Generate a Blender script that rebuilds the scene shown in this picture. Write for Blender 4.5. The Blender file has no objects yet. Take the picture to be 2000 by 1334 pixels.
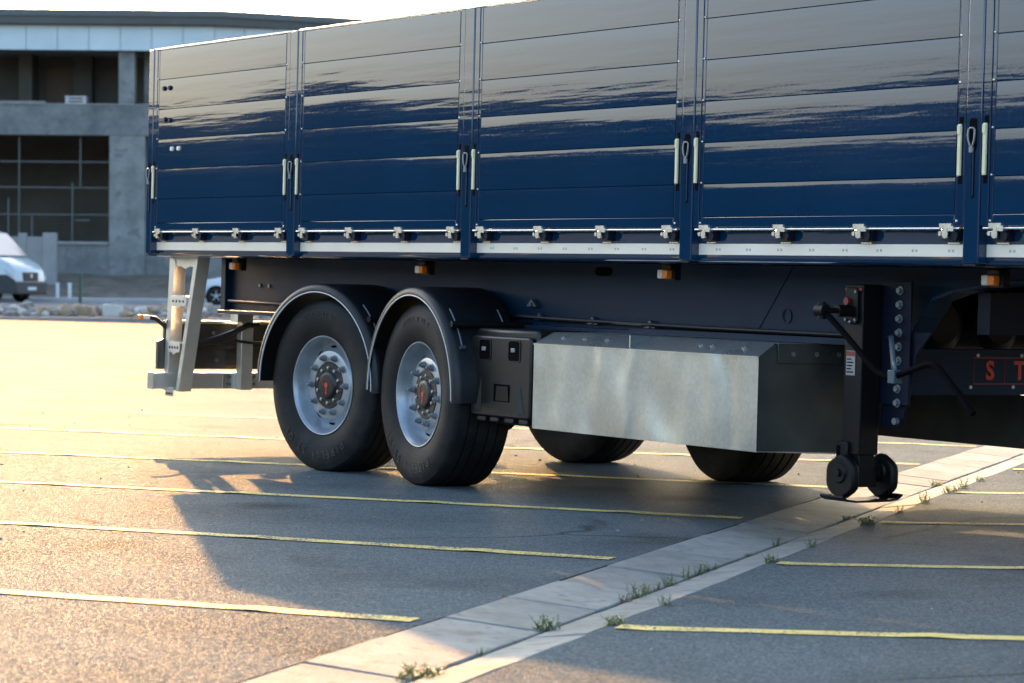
import bpy, bmesh, math, random
from mathutils import Vector, Matrix, Quaternion

# ------------------------------------------------------------------ camera, sky, sun, exposure
SC = bpy.context.scene
COL = SC.collection
rad = math.radians
PI = math.pi

CAM_X = Vector((0.5505743081, 0.8344184428, 0.0247748576))
CAM_D = Vector((0.0324377985, 0.0082710943, -0.9994395321))
CAM_F = Vector((-0.8341556932, 0.5510693707, -0.0225128452))
CAM_P = Vector((16.528235, -7.916564, 1.187750))
cd = bpy.data.cameras.new('camera')
cam = bpy.data.objects.new('camera', cd)
COL.objects.link(cam)
m = Matrix.Identity(4)
for r in range(3):
    m[r][0] = CAM_X[r]; m[r][1] = -CAM_D[r]; m[r][2] = -CAM_F[r]; m[r][3] = CAM_P[r]
cam.matrix_world = m
cd.sensor_width = 36.0
cd.lens = 93.6
cd.clip_start = 0.1
cd.clip_end = 3000
cd.dof.use_dof = True
cd.dof.focus_distance = 13.6
cd.dof.aperture_fstop = 5.0
SC.camera = cam

SUN_DIR = Vector((0.872145, -0.376877, -0.311973))      # direction the light travels
SUN_AZ = math.atan2(-SUN_DIR.y, -SUN_DIR.x)
SUN_EL = math.asin(0.311973)
w = bpy.data.worlds.new('World'); SC.world = w; w.use_nodes = True
nt = w.node_tree
bgn = nt.nodes['Background']
sky = nt.nodes.new('ShaderNodeTexSky')
sky.sky_type = 'NISHITA'
sky.sun_disc = False
sky.sun_elevation = SUN_EL
sky.sun_rotation = PI/2 - SUN_AZ
sky.altitude = 50
sky.air_density = 1.0
sky.dust_density = 4.5
sky.ozone_density = 1.8
nt.links.new(sky.outputs[0], bgn.inputs[0])
bgn.inputs[1].default_value = 0.14
sd = bpy.data.lights.new('sun', 'SUN'); sd.energy = 3.3; sd.angle = rad(0.6); sd.color = (1.0, 0.50, 0.17)
so = bpy.data.objects.new('sun', sd); COL.objects.link(so)
so.rotation_euler = SUN_DIR.to_track_quat('-Z', 'Y').to_euler()
so.location = (-20, 10, 20)
vs = SC.view_settings
vs.view_transform = 'Standard'; vs.look = 'None'; vs.gamma = 1.0; vs.use_curve_mapping = False
vs.exposure = 2.45

random.seed(7)
RND = random.Random(11)

# ------------------------------------------------------------------ materials
MAT = {}
def newmat(name):
    m_ = bpy.data.materials.new(name); m_.use_nodes = True
    MAT[name] = m_
    return m_, m_.node_tree.nodes, m_.node_tree.links, m_.node_tree.nodes['Principled BSDF']
def N(nodes, t, **kw):
    n = nodes.new('ShaderNode' + t)
    for k, v in kw.items(): setattr(n, k, v)
    return n
def ramp(nodes, stops):
    n = nodes.new('ShaderNodeValToRGB')
    e = n.color_ramp.elements
    while len(e) < len(stops): e.new(0.5)
    for i, (p, c) in enumerate(stops):
        e[i].position = p; e[i].color = (c[0], c[1], c[2], 1) if not isinstance(c, (int, float)) else (c, c, c, 1)
    return n
def coords(nodes, links, scale=(1, 1, 1), kind='Object', rot=0):
    tc = N(nodes, 'TexCoord'); mp = N(nodes, 'Mapping')
    mp.inputs['Scale'].default_value = scale
    mp.inputs['Rotation'].default_value = (0, 0, rot)
    links.new(tc.outputs[kind], mp.inputs[0])
    return mp.outputs[0]
def simple(name, col, rough=0.5, metal=0.0, spec=0.5, coat=0.0, var=0.12, nscale=12.0, bump=0.0, bscale=60.0, coat_rough=0.05, rvar=0.08):
    m_, nd, lk, b = newmat(name)
    v = coords(nd, lk)
    n1 = N(nd, 'TexNoise'); n1.inputs['Scale'].default_value = nscale; n1.inputs['Detail'].default_value = 5
    lk.new(v, n1.inputs['Vector'])
    r = ramp(nd, [(0.25, [c*(1-var) for c in col]), (0.75, [min(1, c*(1+var)) for c in col])])
    lk.new(n1.outputs['Fac'], r.inputs[0]); lk.new(r.outputs[0], b.inputs['Base Color'])
    mr = N(nd, 'MapRange'); mr.inputs[3].default_value = max(0.02, rough-rvar); mr.inputs[4].default_value = min(1, rough+rvar)
    n2 = N(nd, 'TexNoise'); n2.inputs['Scale'].default_value = nscale*2.3; n2.inputs['Detail'].default_value = 6
    lk.new(v, n2.inputs['Vector']); lk.new(n2.outputs['Fac'], mr.inputs[0]); lk.new(mr.outputs[0], b.inputs['Roughness'])
    b.inputs['Metallic'].default_value = metal
    b.inputs['Specular IOR Level'].default_value = spec
    b.inputs['Coat Weight'].default_value = coat; b.inputs['Coat Roughness'].default_value = coat_rough
    if bump:
        n3 = N(nd, 'TexNoise'); n3.inputs['Scale'].default_value = bscale; n3.inputs['Detail'].default_value = 4
        lk.new(v, n3.inputs['Vector'])
        bp = N(nd, 'Bump'); bp.inputs['Distance'].default_value = bump; bp.inputs['Strength'].default_value = 1
        lk.new(n3.outputs['Fac'], bp.inputs['Height']); lk.new(bp.outputs[0], b.inputs['Normal'])
    return m_

# glossy navy coachwork: faint lengthwise waviness, faint dust
def navy_paint():
    m_, nd, lk, b = newmat('navy_paint')
    v = coords(nd, lk, (1, 1, 1))
    n1 = N(nd, 'TexNoise'); n1.inputs['Scale'].default_value = 1.3; n1.inputs['Detail'].default_value = 4
    lk.new(v, n1.inputs['Vector'])
    r = ramp(nd, [(0.3, (0.0020, 0.026, 0.068)), (0.75, (0.0030, 0.032, 0.083))])
    lk.new(n1.outputs['Fac'], r.inputs[0])
    vd = coords(nd, lk, (16, 16, 1.3))
    nd_ = N(nd, 'TexNoise'); nd_.inputs['Scale'].default_value = 1.0; nd_.inputs['Detail'].default_value = 7; nd_.inputs['Roughness'].default_value = 0.65; lk.new(vd, nd_.inputs['Vector'])
    rdd = ramp(nd, [(0.55, 0.0), (0.8, 0.04)]); lk.new(nd_.outputs['Fac'], rdd.inputs[0])
    mdd = N(nd, 'MixRGB'); lk.new(rdd.outputs[0], mdd.inputs[0]); lk.new(r.outputs[0], mdd.inputs[1]); mdd.inputs[2].default_value = (0.085, 0.08, 0.07, 1)
    lk.new(mdd.outputs[0], b.inputs['Base Color'])
    b.inputs['Roughness'].default_value = 0.35
    b.inputs['Specular IOR Level'].default_value = 0.0
    b.inputs['Coat Weight'].default_value = 1.0
    b.inputs['Coat IOR'].default_value = 1.75
    n2 = N(nd, 'TexNoise'); n2.inputs['Scale'].default_value = 45; n2.inputs['Detail'].default_value = 8
    lk.new(v, n2.inputs['Vector'])
    mr = N(nd, 'MapRange'); mr.inputs[1].default_value = 0.35; mr.inputs[2].default_value = 0.8; mr.inputs[3].default_value = 0.02; mr.inputs[4].default_value = 0.085
    av = N(nd, 'Math', operation='MULTIPLY_ADD'); lk.new(nd_.outputs['Fac'], av.inputs[0]); av.inputs[1].default_value = 0.12; av.inputs[2].default_value = -0.06
    av2 = N(nd, 'Math', operation='ADD'); lk.new(av.outputs[0], av2.inputs[0]); lk.new(n2.outputs['Fac'], av2.inputs[1])
    lk.new(av2.outputs[0], mr.inputs[0]); lk.new(mr.outputs[0], b.inputs['Coat Roughness'])
    v3 = coords(nd, lk, (0.45, 1.0, 7.0))
    n3 = N(nd, 'TexNoise'); n3.inputs['Scale'].default_value = 1.6; n3.inputs['Detail'].default_value = 3; n3.inputs['Roughness'].default_value = 0.45
    lk.new(v3, n3.inputs['Vector'])
    bp = N(nd, 'Bump'); bp.inputs['Distance'].default_value = 0.0009; bp.inputs['Strength'].default_value = 1
    lk.new(n3.outputs['Fac'], bp.inputs['Height'])
    n4 = N(nd, 'TexNoise'); n4.inputs['Scale'].default_value = 90; n4.inputs['Detail'].default_value = 2
    lk.new(v, n4.inputs['Vector'])
    bp2 = N(nd, 'Bump'); bp2.inputs['Distance'].default_value = 0.00004; bp2.inputs['Strength'].default_value = 1
    lk.new(n4.outputs['Fac'], bp2.inputs['Height']); lk.new(bp.outputs[0], bp2.inputs['Normal'])
    lk.new(bp2.outputs[0], b.inputs['Coat Normal'])
navy_paint()
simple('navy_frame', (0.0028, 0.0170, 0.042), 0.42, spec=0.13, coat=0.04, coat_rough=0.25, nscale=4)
simple('zinc_shaded', (0.060, 0.070, 0.070), 0.34, metal=0.45, spec=0.3, nscale=5, var=0.25, rvar=0.12)  # galvanised faces that mirror dark surroundings, darkness put into the colour
simple('navy_dark', (0.004, 0.007, 0.018), 0.5, spec=0.2, nscale=5)
simple('tape', (0.88, 0.79, 0.64), 0.40, nscale=3, var=0.06, coat=1.0, coat_rough=0.2)
simple('tape_mark', (0.42, 0.41, 0.39), 0.5)
simple('cream', (0.74, 0.69, 0.44), 0.4, var=0.05)
simple('zinc', (0.62, 0.63, 0.62), 0.28, metal=1.0, nscale=30)
simple('black_gap', (0.002, 0.002, 0.0025), 0.8, spec=0.05)
simple('black_plastic', (0.010, 0.0095, 0.0085), 0.36, spec=0.4, nscale=6, bump=0.0002, bscale=300)
simple('fender_plastic', (0.006, 0.0075, 0.009), 0.42, spec=0.35, nscale=6, bump=0.0002, bscale=250)
simple('black_steel', (0.0045, 0.0045, 0.005), 0.48, spec=0.22, nscale=9, bump=0.0004, bscale=40)
simple('hub_black', (0.007, 0.007, 0.008), 0.38)
simple('trim_white', (0.55, 0.56, 0.56), 0.4)
simple('rim_silver', (0.32, 0.36, 0.39), 0.34, metal=0.55, coat=0.25, nscale=7, var=0.26)
simple('nut_steel', (0.22, 0.24, 0.26), 0.42, metal=0.6, nscale=30)
simple('amber', (0.85, 0.22, 0.01), 0.22, coat=0.6, var=0.05)
simple('clear_lens', (0.62, 0.58, 0.52), 0.2, coat=0.6)
simple('red_paint', (0.60, 0.04, 0.025), 0.5)
simple('red_dim', (0.22, 0.015, 0.015), 0.5)
simple('wood_edge', (0.36, 0.27, 0.17), 0.7, nscale=20)
simple('sticker_grey', (0.28, 0.28, 0.27), 0.5)
simple('strap_steel', (0.12, 0.14, 0.16), 0.4, metal=0.7)
simple('strap_blue', (0.045, 0.075, 0.095), 0.4)
simple('aluminium', (0.68, 0.655, 0.59), 0.36, metal=0.7, nscale=12, var=0.08, bump=0.0002, bscale=30)
simple('rear_steel', (0.10, 0.095, 0.085), 0.34, metal=0.6, nscale=6)
simple('mortar', (0.09, 0.085, 0.075), 0.9)

def galvanized():
    m_, nd, lk, b = newmat('galvanized')
    v = coords(nd, lk)
    vo = N(nd, 'TexVoronoi'); vo.inputs['Scale'].default_value = 60
    lk.new(v, vo.inputs['Vector'])
    n1 = N(nd, 'TexNoise'); n1.inputs['Scale'].default_value = 3.5; n1.inputs['Detail'].default_value = 6
    lk.new(v, n1.inputs['Vector'])
    r = ramp(nd, [(0.25, (0.58, 0.62, 0.61)), (0.8, (0.70, 0.74, 0.72))])
    lk.new(n1.outputs['Fac'], r.inputs[0])
    mx = N(nd, 'MixRGB', blend_type='MULTIPLY'); mx.inputs[0].default_value = 0.14
    bwv = N(nd, 'RGBToBW'); lk.new(vo.outputs['Color'], bwv.inputs[0])
    lk.new(r.outputs[0], mx.inputs[1]); lk.new(bwv.outputs[0], mx.inputs[2]); lk.new(mx.outputs[0], b.inputs['Base Color'])
    b.inputs['Metallic'].default_value = 0.9
    mr = N(nd, 'MapRange'); mr.inputs[3].default_value = 0.24; mr.inputs[4].default_value = 0.36
    n2 = N(nd, 'TexNoise'); n2.inputs['Scale'].default_value = 4; n2.inputs['Detail'].default_value = 3
    lk.new(v, n2.inputs['Vector']); lk.new(n2.outputs['Fac'], mr.inputs[0]); lk.new(mr.outputs[0], b.inputs['Roughness'])
    v3 = coords(nd, lk, (1.5, 1, 0.75), rot=0)
    n3 = N(nd, 'TexNoise'); n3.inputs['Scale'].default_value = 2.0; n3.inputs['Detail'].default_value = 0.6; n3.inputs['Distortion'].default_value = 0.7
    lk.new(v3, n3.inputs['Vector'])
    bp = N(nd, 'Bump'); bp.inputs['Distance'].default_value = 0.036; bp.inputs['Strength'].default_value = 1.0
    lk.new(n3.outputs['Fac'], bp.inputs['Height']); lk.new(bp.outputs[0], b.inputs['Normal'])
galvanized()

def tyre_rubber():
    m_, nd, lk, b = newmat('rubber')
    v = coords(nd, lk)
    n1 = N(nd, 'TexNoise'); n1.inputs['Scale'].default_value = 7; n1.inputs['Detail'].default_value = 6
    lk.new(v, n1.inputs['Vector'])
    r = ramp(nd, [(0.3, (0.008, 0.0085, 0.009)), (0.75, (0.017, 0.017, 0.017))])
    lk.new(n1.outputs['Fac'], r.inputs[0])
    nd1 = N(nd, 'TexNoise'); nd1.inputs['Scale'].default_value = 3.2; nd1.inputs['Detail'].default_value = 7; nd1.inputs['Roughness'].default_value = 0.65; lk.new(v, nd1.inputs['Vector'])
    rd1 = ramp(nd, [(0.48, 0.0), (0.72, 0.75)]); lk.new(nd1.outputs['Fac'], rd1.inputs[0])
    md1 = N(nd, 'MixRGB'); lk.new(rd1.outputs[0], md1.inputs[0]); lk.new(r.outputs[0], md1.inputs[1]); md1.inputs[2].default_value = (0.040, 0.040, 0.035, 1)
    lk.new(md1.outputs[0], b.inputs['Base Color'])
    b.inputs['Roughness'].default_value = 0.62
    b.inputs['Specular IOR Level'].default_value = 0.2
    # fine concentric moulding lines
    sx = N(nd, 'SeparateXYZ'); tc = N(nd, 'TexCoord'); lk.new(tc.outputs['Object'], sx.inputs[0])
    p1 = N(nd, 'Math', operation='MULTIPLY'); lk.new(sx.outputs[0], p1.inputs[0]); lk.new(sx.outputs[0], p1.inputs[1])
    p2 = N(nd, 'Math', operation='MULTIPLY'); lk.new(sx.outputs[2], p2.inputs[0]); lk.new(sx.outputs[2], p2.inputs[1])
    ad = N(nd, 'Math', operation='ADD'); lk.new(p1.outputs[0], ad.inputs[0]); lk.new(p2.outputs[0], ad.inputs[1])
    sq = N(nd, 'Math', operation='SQRT'); lk.new(ad.outputs[0], sq.inputs[0])
    ml = N(nd, 'Math', operation='MULTIPLY'); ml.inputs[1].default_value = 420; lk.new(sq.outputs[0], ml.inputs[0])
    sn = N(nd, 'Math', operation='SINE'); lk.new(ml.outputs[0], sn.inputs[0])
    n4 = N(nd, 'TexNoise'); n4.inputs['Scale'].default_value = 160; lk.new(v, n4.inputs['Vector'])
    a2 = N(nd, 'Math', operation='MULTIPLY_ADD'); lk.new(n4.outputs['Fac'], a2.inputs[0]); a2.inputs[1].default_value = 1.2; lk.new(sn.outputs[0], a2.inputs[2])
    bp = N(nd, 'Bump'); bp.inputs['Distance'].default_value = 0.0003; lk.new(a2.outputs[0], bp.inputs['Height']); lk.new(bp.outputs[0], b.inputs['Normal'])
tyre_rubber()
simple('rubber_letter', (0.022, 0.022, 0.022), 0.55)

def asphalt():
    m_, nd, lk, b = newmat('asphalt')
    v = coords(nd, lk)
    vo = N(nd, 'TexVoronoi'); vo.inputs['Scale'].default_value = 125; lk.new(v, vo.inputs['Vector'])
    vo2 = N(nd, 'TexVoronoi'); vo2.inputs['Scale'].default_value = 210; lk.new(v, vo2.inputs['Vector'])
    bw = N(nd, 'RGBToBW'); lk.new(vo.outputs['Color'], bw.inputs[0])
    r = ramp(nd, [(0.12, (0.058, 0.077, 0.085)), (0.55, (0.086, 0.112, 0.122)), (0.88, (0.138, 0.170, 0.180))])
    lk.new(bw.outputs[0], r.inputs[0])
    n1 = N(nd, 'TexNoise'); n1.inputs['Scale'].default_value = 0.7; n1.inputs['Detail'].default_value = 7; n1.inputs['Roughness'].default_value = 0.6
    lk.new(v, n1.inputs['Vector'])
    r2 = ramp(nd, [(0.28, 0.66), (0.5, 0.92), (0.72, 1.06)]); lk.new(n1.outputs['Fac'], r2.inputs[0])
    v9 = coords(nd, lk, (0.55, 0.9, 1), rot=rad(-37))
    n9 = N(nd, 'TexNoise'); n9.inputs['Scale'].default_value = 1.5; n9.inputs['Detail'].default_value = 3; n9.inputs['Distortion'].default_value = 0.4; lk.new(v9, n9.inputs['Vector'])
    r9 = ramp(nd, [(0.62, 1.0), (0.74, 0.70)]); lk.new(n9.outputs['Fac'], r9.inputs[0])
    m9 = N(nd, 'MixRGB', blend_type='MULTIPLY'); m9.inputs[0].default_value = 1; lk.new(r2.outputs[0], m9.inputs[1]); lk.new(r9.outputs[0], m9.inputs[2])
    vs2 = N(nd, 'TexVoronoi'); vs2.inputs['Scale'].default_value = 0.8
    ns2 = N(nd, 'TexNoise'); ns2.inputs['Scale'].default_value = 5.0; ns2.inputs['Detail'].default_value = 5; lk.new(v, ns2.inputs['Vector'])
    ms2 = N(nd, 'MixRGB'); ms2.inputs[0].default_value = 0.10; lk.new(v, ms2.inputs[1]); lk.new(ns2.outputs['Color'], ms2.inputs[2]); lk.new(ms2.outputs[0], vs2.inputs['Vector'])
    rs2 = ramp(nd, [(0.06, 0.55), (0.20, 1.0)]); lk.new(vs2.outputs['Distance'], rs2.inputs[0])
    m10 = N(nd, 'MixRGB', blend_type='MULTIPLY'); m10.inputs[0].default_value = 1; lk.new(m9.outputs[0], m10.inputs[1]); lk.new(rs2.outputs[0], m10.inputs[2]); m9 = m10
    vc = N(nd, 'TexVoronoi'); vc.feature = 'DISTANCE_TO_EDGE'; vc.inputs['Scale'].default_value = 0.33
    nw = N(nd, 'TexNoise'); nw.inputs['Scale'].default_value = 2.0; nw.inputs['Detail'].default_value = 6; lk.new(v, nw.inputs['Vector'])
    mw = N(nd, 'MixRGB'); mw.inputs[0].default_value = 0.22; lk.new(v, mw.inputs[1]); lk.new(nw.outputs['Color'], mw.inputs[2]); lk.new(mw.outputs[0], vc.inputs['Vector'])
    rc = ramp(nd, [(0.0, 0.35), (0.006, 1.0)]); lk.new(vc.outputs['Distance'], rc.inputs[0])
    nm2 = N(nd, 'TexNoise'); nm2.inputs['Scale'].default_value = 0.5; lk.new(v, nm2.inputs['Vector'])
    rm2 = ramp(nd, [(0.5, 0.0), (0.6, 1.0)]); lk.new(nm2.outputs['Fac'], rm2.inputs[0])
    mc = N(nd, 'MixRGB', blend_type='MULTIPLY'); lk.new(rm2.outputs[0], mc.inputs[0]); lk.new(m9.outputs[0], mc.inputs[1]); lk.new(rc.outputs[0], mc.inputs[2])
    mx = N(nd, 'MixRGB', blend_type='MULTIPLY'); mx.inputs[0].default_value = 1
    lk.new(r.outputs[0], mx.inputs[1]); lk.new(mc.outputs[0], mx.inputs[2]); lk.new(mx.outputs[0], b.inputs['Base Color'])
    b.inputs['Sheen Weight'].default_value = 0.025; b.inputs['Sheen Roughness'].default_value = 0.2
    sp_ = N(nd, 'SeparateColor'); lk.new(vo.outputs['Color'], sp_.inputs[0])
    rs_ = ramp(nd, [(0.60, 0.0004), (0.95, 0.0075)]); lk.new(sp_.outputs[2], rs_.inputs[0]); lk.new(rs_.outputs[0], b.inputs['Specular IOR Level'])
    mr = N(nd, 'MapRange'); mr.inputs[3].default_value = 0.45; mr.inputs[4].default_value = 0.75
    bw2 = N(nd, 'RGBToBW'); lk.new(vo2.outputs['Color'], bw2.inputs[0])
    lk.new(bw2.outputs[0], mr.inputs[0]); lk.new(mr.outputs[0], b.inputs['Roughness'])
    inv = N(nd, 'Math', operation='MULTIPLY_ADD'); lk.new(vo.outputs['Distance'], inv.inputs[0]); inv.inputs[1].default_value = -1.0
    i2 = N(nd, 'Math', operation='MULTIPLY'); lk.new(vo2.outputs['Distance'], i2.inputs[0]); i2.inputs[1].default_value = -0.5
    lk.new(i2.outputs[0], inv.inputs[2])
    n5 = N(nd, 'TexNoise'); n5.inputs['Scale'].default_value = 0.35; n5.inputs['Detail'].default_value = 3; lk.new(v, n5.inputs['Vector'])
    bp0 = N(nd, 'Bump'); bp0.inputs['Distance'].default_value = 0.03; lk.new(n5.outputs['Fac'], bp0.inputs['Height'])
    bp = N(nd, 'Bump'); bp.inputs['Distance'].default_value = 0.003; bp.inputs['Strength'].default_value = 0.9
    lk.new(inv.outputs[0], bp.inputs['Height']); lk.new(bp0.outputs[0], bp.inputs['Normal']); lk.new(bp.outputs[0], b.inputs['Normal'])
asphalt()

def rough_mineral(name, c0, c1, scale=3.0, bump=0.004, bscale=40, rough=0.85, stain=None, chips=None):
    m_, nd, lk, b = newmat(name)
    v = coords(nd, lk)
    n1 = N(nd, 'TexNoise'); n1.inputs['Scale'].default_value = scale; n1.inputs['Detail'].default_value = 9; n1.inputs['Roughness'].default_value = 0.62
    lk.new(v, n1.inputs['Vector'])
    r = ramp(nd, [(0.3, c0), (0.7, c1)])
    lk.new(n1.outputs['Fac'], r.inputs[0])
    out = r.outputs[0]
    oi = N(nd, 'ObjectInfo')
    hv = N(nd, 'HueSaturation'); mr = N(nd, 'MapRange'); mr.inputs[3].default_value = 0.86; mr.inputs[4].default_value = 1.1
    lk.new(oi.outputs['Random'], mr.inputs[0]); lk.new(mr.outputs[0], hv.inputs['Value']); lk.new(out, hv.inputs['Color']); out = hv.outputs[0]
    if stain:
        n2 = N(nd, 'TexNoise'); n2.inputs['Scale'].default_value = scale*2.2; n2.inputs['Detail'].default_value = 5; n2.inputs['Distortion'].default_value = 0.8
        lk.new(v, n2.inputs['Vector'])
        r2 = ramp(nd, [(0.55, 0.0), (0.75, 1.0)]); lk.new(n2.outputs['Fac'], r2.inputs[0])
        mx = N(nd, 'MixRGB'); lk.new(r2.outputs[0], mx.inputs[0]); lk.new(out, mx.inputs[1]); mx.inputs[2].default_value = (*stain, 1); out = mx.outputs[0]
    if chips:
        n7 = N(nd, 'TexNoise'); n7.inputs['Scale'].default_value = 75; n7.inputs['Detail'].default_value = 4; lk.new(v, n7.inputs['Vector'])
        n8 = N(nd, 'TexNoise'); n8.inputs['Scale'].default_value = 3; n8.inputs['Detail'].default_value = 4; lk.new(v, n8.inputs['Vector'])
        ad = N(nd, 'Math', operation='MULTIPLY_ADD'); lk.new(n8.outputs['Fac'], ad.inputs[0]); ad.inputs[1].default_value = 0.7; lk.new(n7.outputs['Fac'], ad.inputs[2])
        r7 = ramp(nd, [(0.89, 0.0), (0.96, 1.0)]); lk.new(ad.outputs[0], r7.inputs[0])
        mx7 = N(nd, 'MixRGB'); lk.new(r7.outputs[0], mx7.inputs[0]); lk.new(out, mx7.inputs[1]); mx7.inputs[2].default_value = (*chips, 1); out = mx7.outputs[0]
    lk.new(out, b.inputs['Base Color'])
    b.inputs['Roughness'].default_value = rough
    b.inputs['Specular IOR Level'].default_value = 0.03
    n3 = N(nd, 'TexNoise'); n3.inputs['Scale'].default_value = bscale; n3.inputs['Detail'].default_value = 6; lk.new(v, n3.inputs['Vector'])
    bp = N(nd, 'Bump'); bp.inputs['Distance'].default_value = bump; lk.new(n3.outputs['Fac'], bp.inputs['Height']); lk.new(bp.outputs[0], b.inputs['Normal'])
rough_mineral('slab_concrete', (0.17, 0.187, 0.178), (0.255, 0.275, 0.258), 5.0, 0.004, 70, 0.8, stain=(0.15, 0.15, 0.135))
rough_mineral('line_paint', (0.47, 0.40, 0.13), (0.63, 0.54, 0.20), 9.0, 0.003, 150, 0.7, stain=(0.36, 0.33, 0.16), chips=(0.09, 0.105, 0.11))
rough_mineral('kerb_concrete', (0.22, 0.22, 0.21), (0.32, 0.31, 0.30), 2.0, 0.01, 20)
rough_mineral('verge_dirt', (0.10, 0.085, 0.065), (0.19, 0.165, 0.13), 1.4, 0.05, 6, 0.95)
rough_mineral('bank_dirt', (0.11, 0.095, 0.075), (0.20, 0.175, 0.14), 0.9, 0.10, 3, 0.95, stain=(0.09, 0.10, 0.06))
rough_mineral('street_grey', (0.14, 0.14, 0.14), (0.20, 0.20, 0.20), 0.8, 0.01, 30)
rough_mineral('pavement_pale', (0.30, 0.30, 0.29), (0.40, 0.40, 0.38), 0.8, 0.01, 20)
rough_mineral('stone', (0.16, 0.155, 0.14), (0.40, 0.38, 0.34), 3.0, 0.03, 12, 0.9)
rough_mineral('stone_tan', (0.27, 0.20, 0.12), (0.42, 0.33, 0.22), 3.0, 0.03, 12, 0.9)
rough_mineral('stone_pale', (0.45, 0.45, 0.40), (0.58, 0.57, 0.52), 3.0, 0.01, 12, 0.9)
rough_mineral('building_concrete', (0.13, 0.143, 0.138), (0.27, 0.28, 0.265), 0.9, 0.02, 8, 0.9, stain=(0.12, 0.125, 0.13))
rough_mineral('render_wall', (0.25, 0.25, 0.24), (0.32, 0.32, 0.31), 0.8, 0.01, 10, 0.9)
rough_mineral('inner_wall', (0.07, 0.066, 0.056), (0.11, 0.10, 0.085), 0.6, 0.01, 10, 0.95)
simple('facade_panel', (0.44, 0.52, 0.55), 0.35, metal=0.2, nscale=0.8, var=0.07)
simple('roof_metal', (0.06, 0.065, 0.06), 0.5, nscale=1)
simple('door_brown', (0.09, 0.055, 0.035), 0.7)
simple('bar_steel', (0.12, 0.13, 0.125), 0.7, spec=0.2)
simple('pallet_white', (0.5, 0.49, 0.46), 0.7)
simple('van_white', (0.40, 0.47, 0.48), 0.25, coat=0.8, nscale=2, var=0.04)
simple('car_white', (0.46, 0.53, 0.57), 0.25, coat=0.8, nscale=2, var=0.04)
simple('dark_cladding', (0.03, 0.033, 0.035), 0.55)
simple('glass_tint', (0.05, 0.09, 0.095), 0.08, spec=0.6, coat=0.5, var=0.1, nscale=1)
simple('headlamp', (0.5, 0.52, 0.52), 0.15, coat=1)
simple('green_paint', (0.02, 0.07, 0.05), 0.5)
simple('post_white', (0.65, 0.67, 0.67), 0.5)
rough_mineral('hill_green', (0.018, 0.028, 0.015), (0.05, 0.06, 0.03), 0.05, 0.5, 0.6, 0.95)
def leafmat(name, c0, c1):
    m_, nd, lk, b = newmat(name)
    v = coords(nd, lk)
    n1 = N(nd, 'TexNoise'); n1.inputs['Scale'].default_value = 60; lk.new(v, n1.inputs['Vector'])
    r = ramp(nd, [(0.3, c0), (0.7, c1)]); lk.new(n1.outputs['Fac'], r.inputs[0]); lk.new(r.outputs[0], b.inputs['Base Color'])
    b.inputs['Roughness'].default_value = 0.55
    tr = N(nd, 'BsdfTranslucent'); tr.inputs[0].default_value = (c1[0]*1.6, c1[1]*1.5, c1[2], 1)
    mx = N(nd, 'MixShader'); mx.inputs[0].default_value = 0.3
    lk.new(b.outputs[0], mx.inputs[1]); lk.new(tr.outputs[0], mx.inputs[2]); lk.new(mx.outputs[0], nd['Material Output'].inputs[0])
leafmat('weed_leaf', (0.035, 0.085, 0.022), (0.085, 0.15, 0.045))
leafmat('weed_dry', (0.07, 0.055, 0.03), (0.14, 0.11, 0.06))

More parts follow.
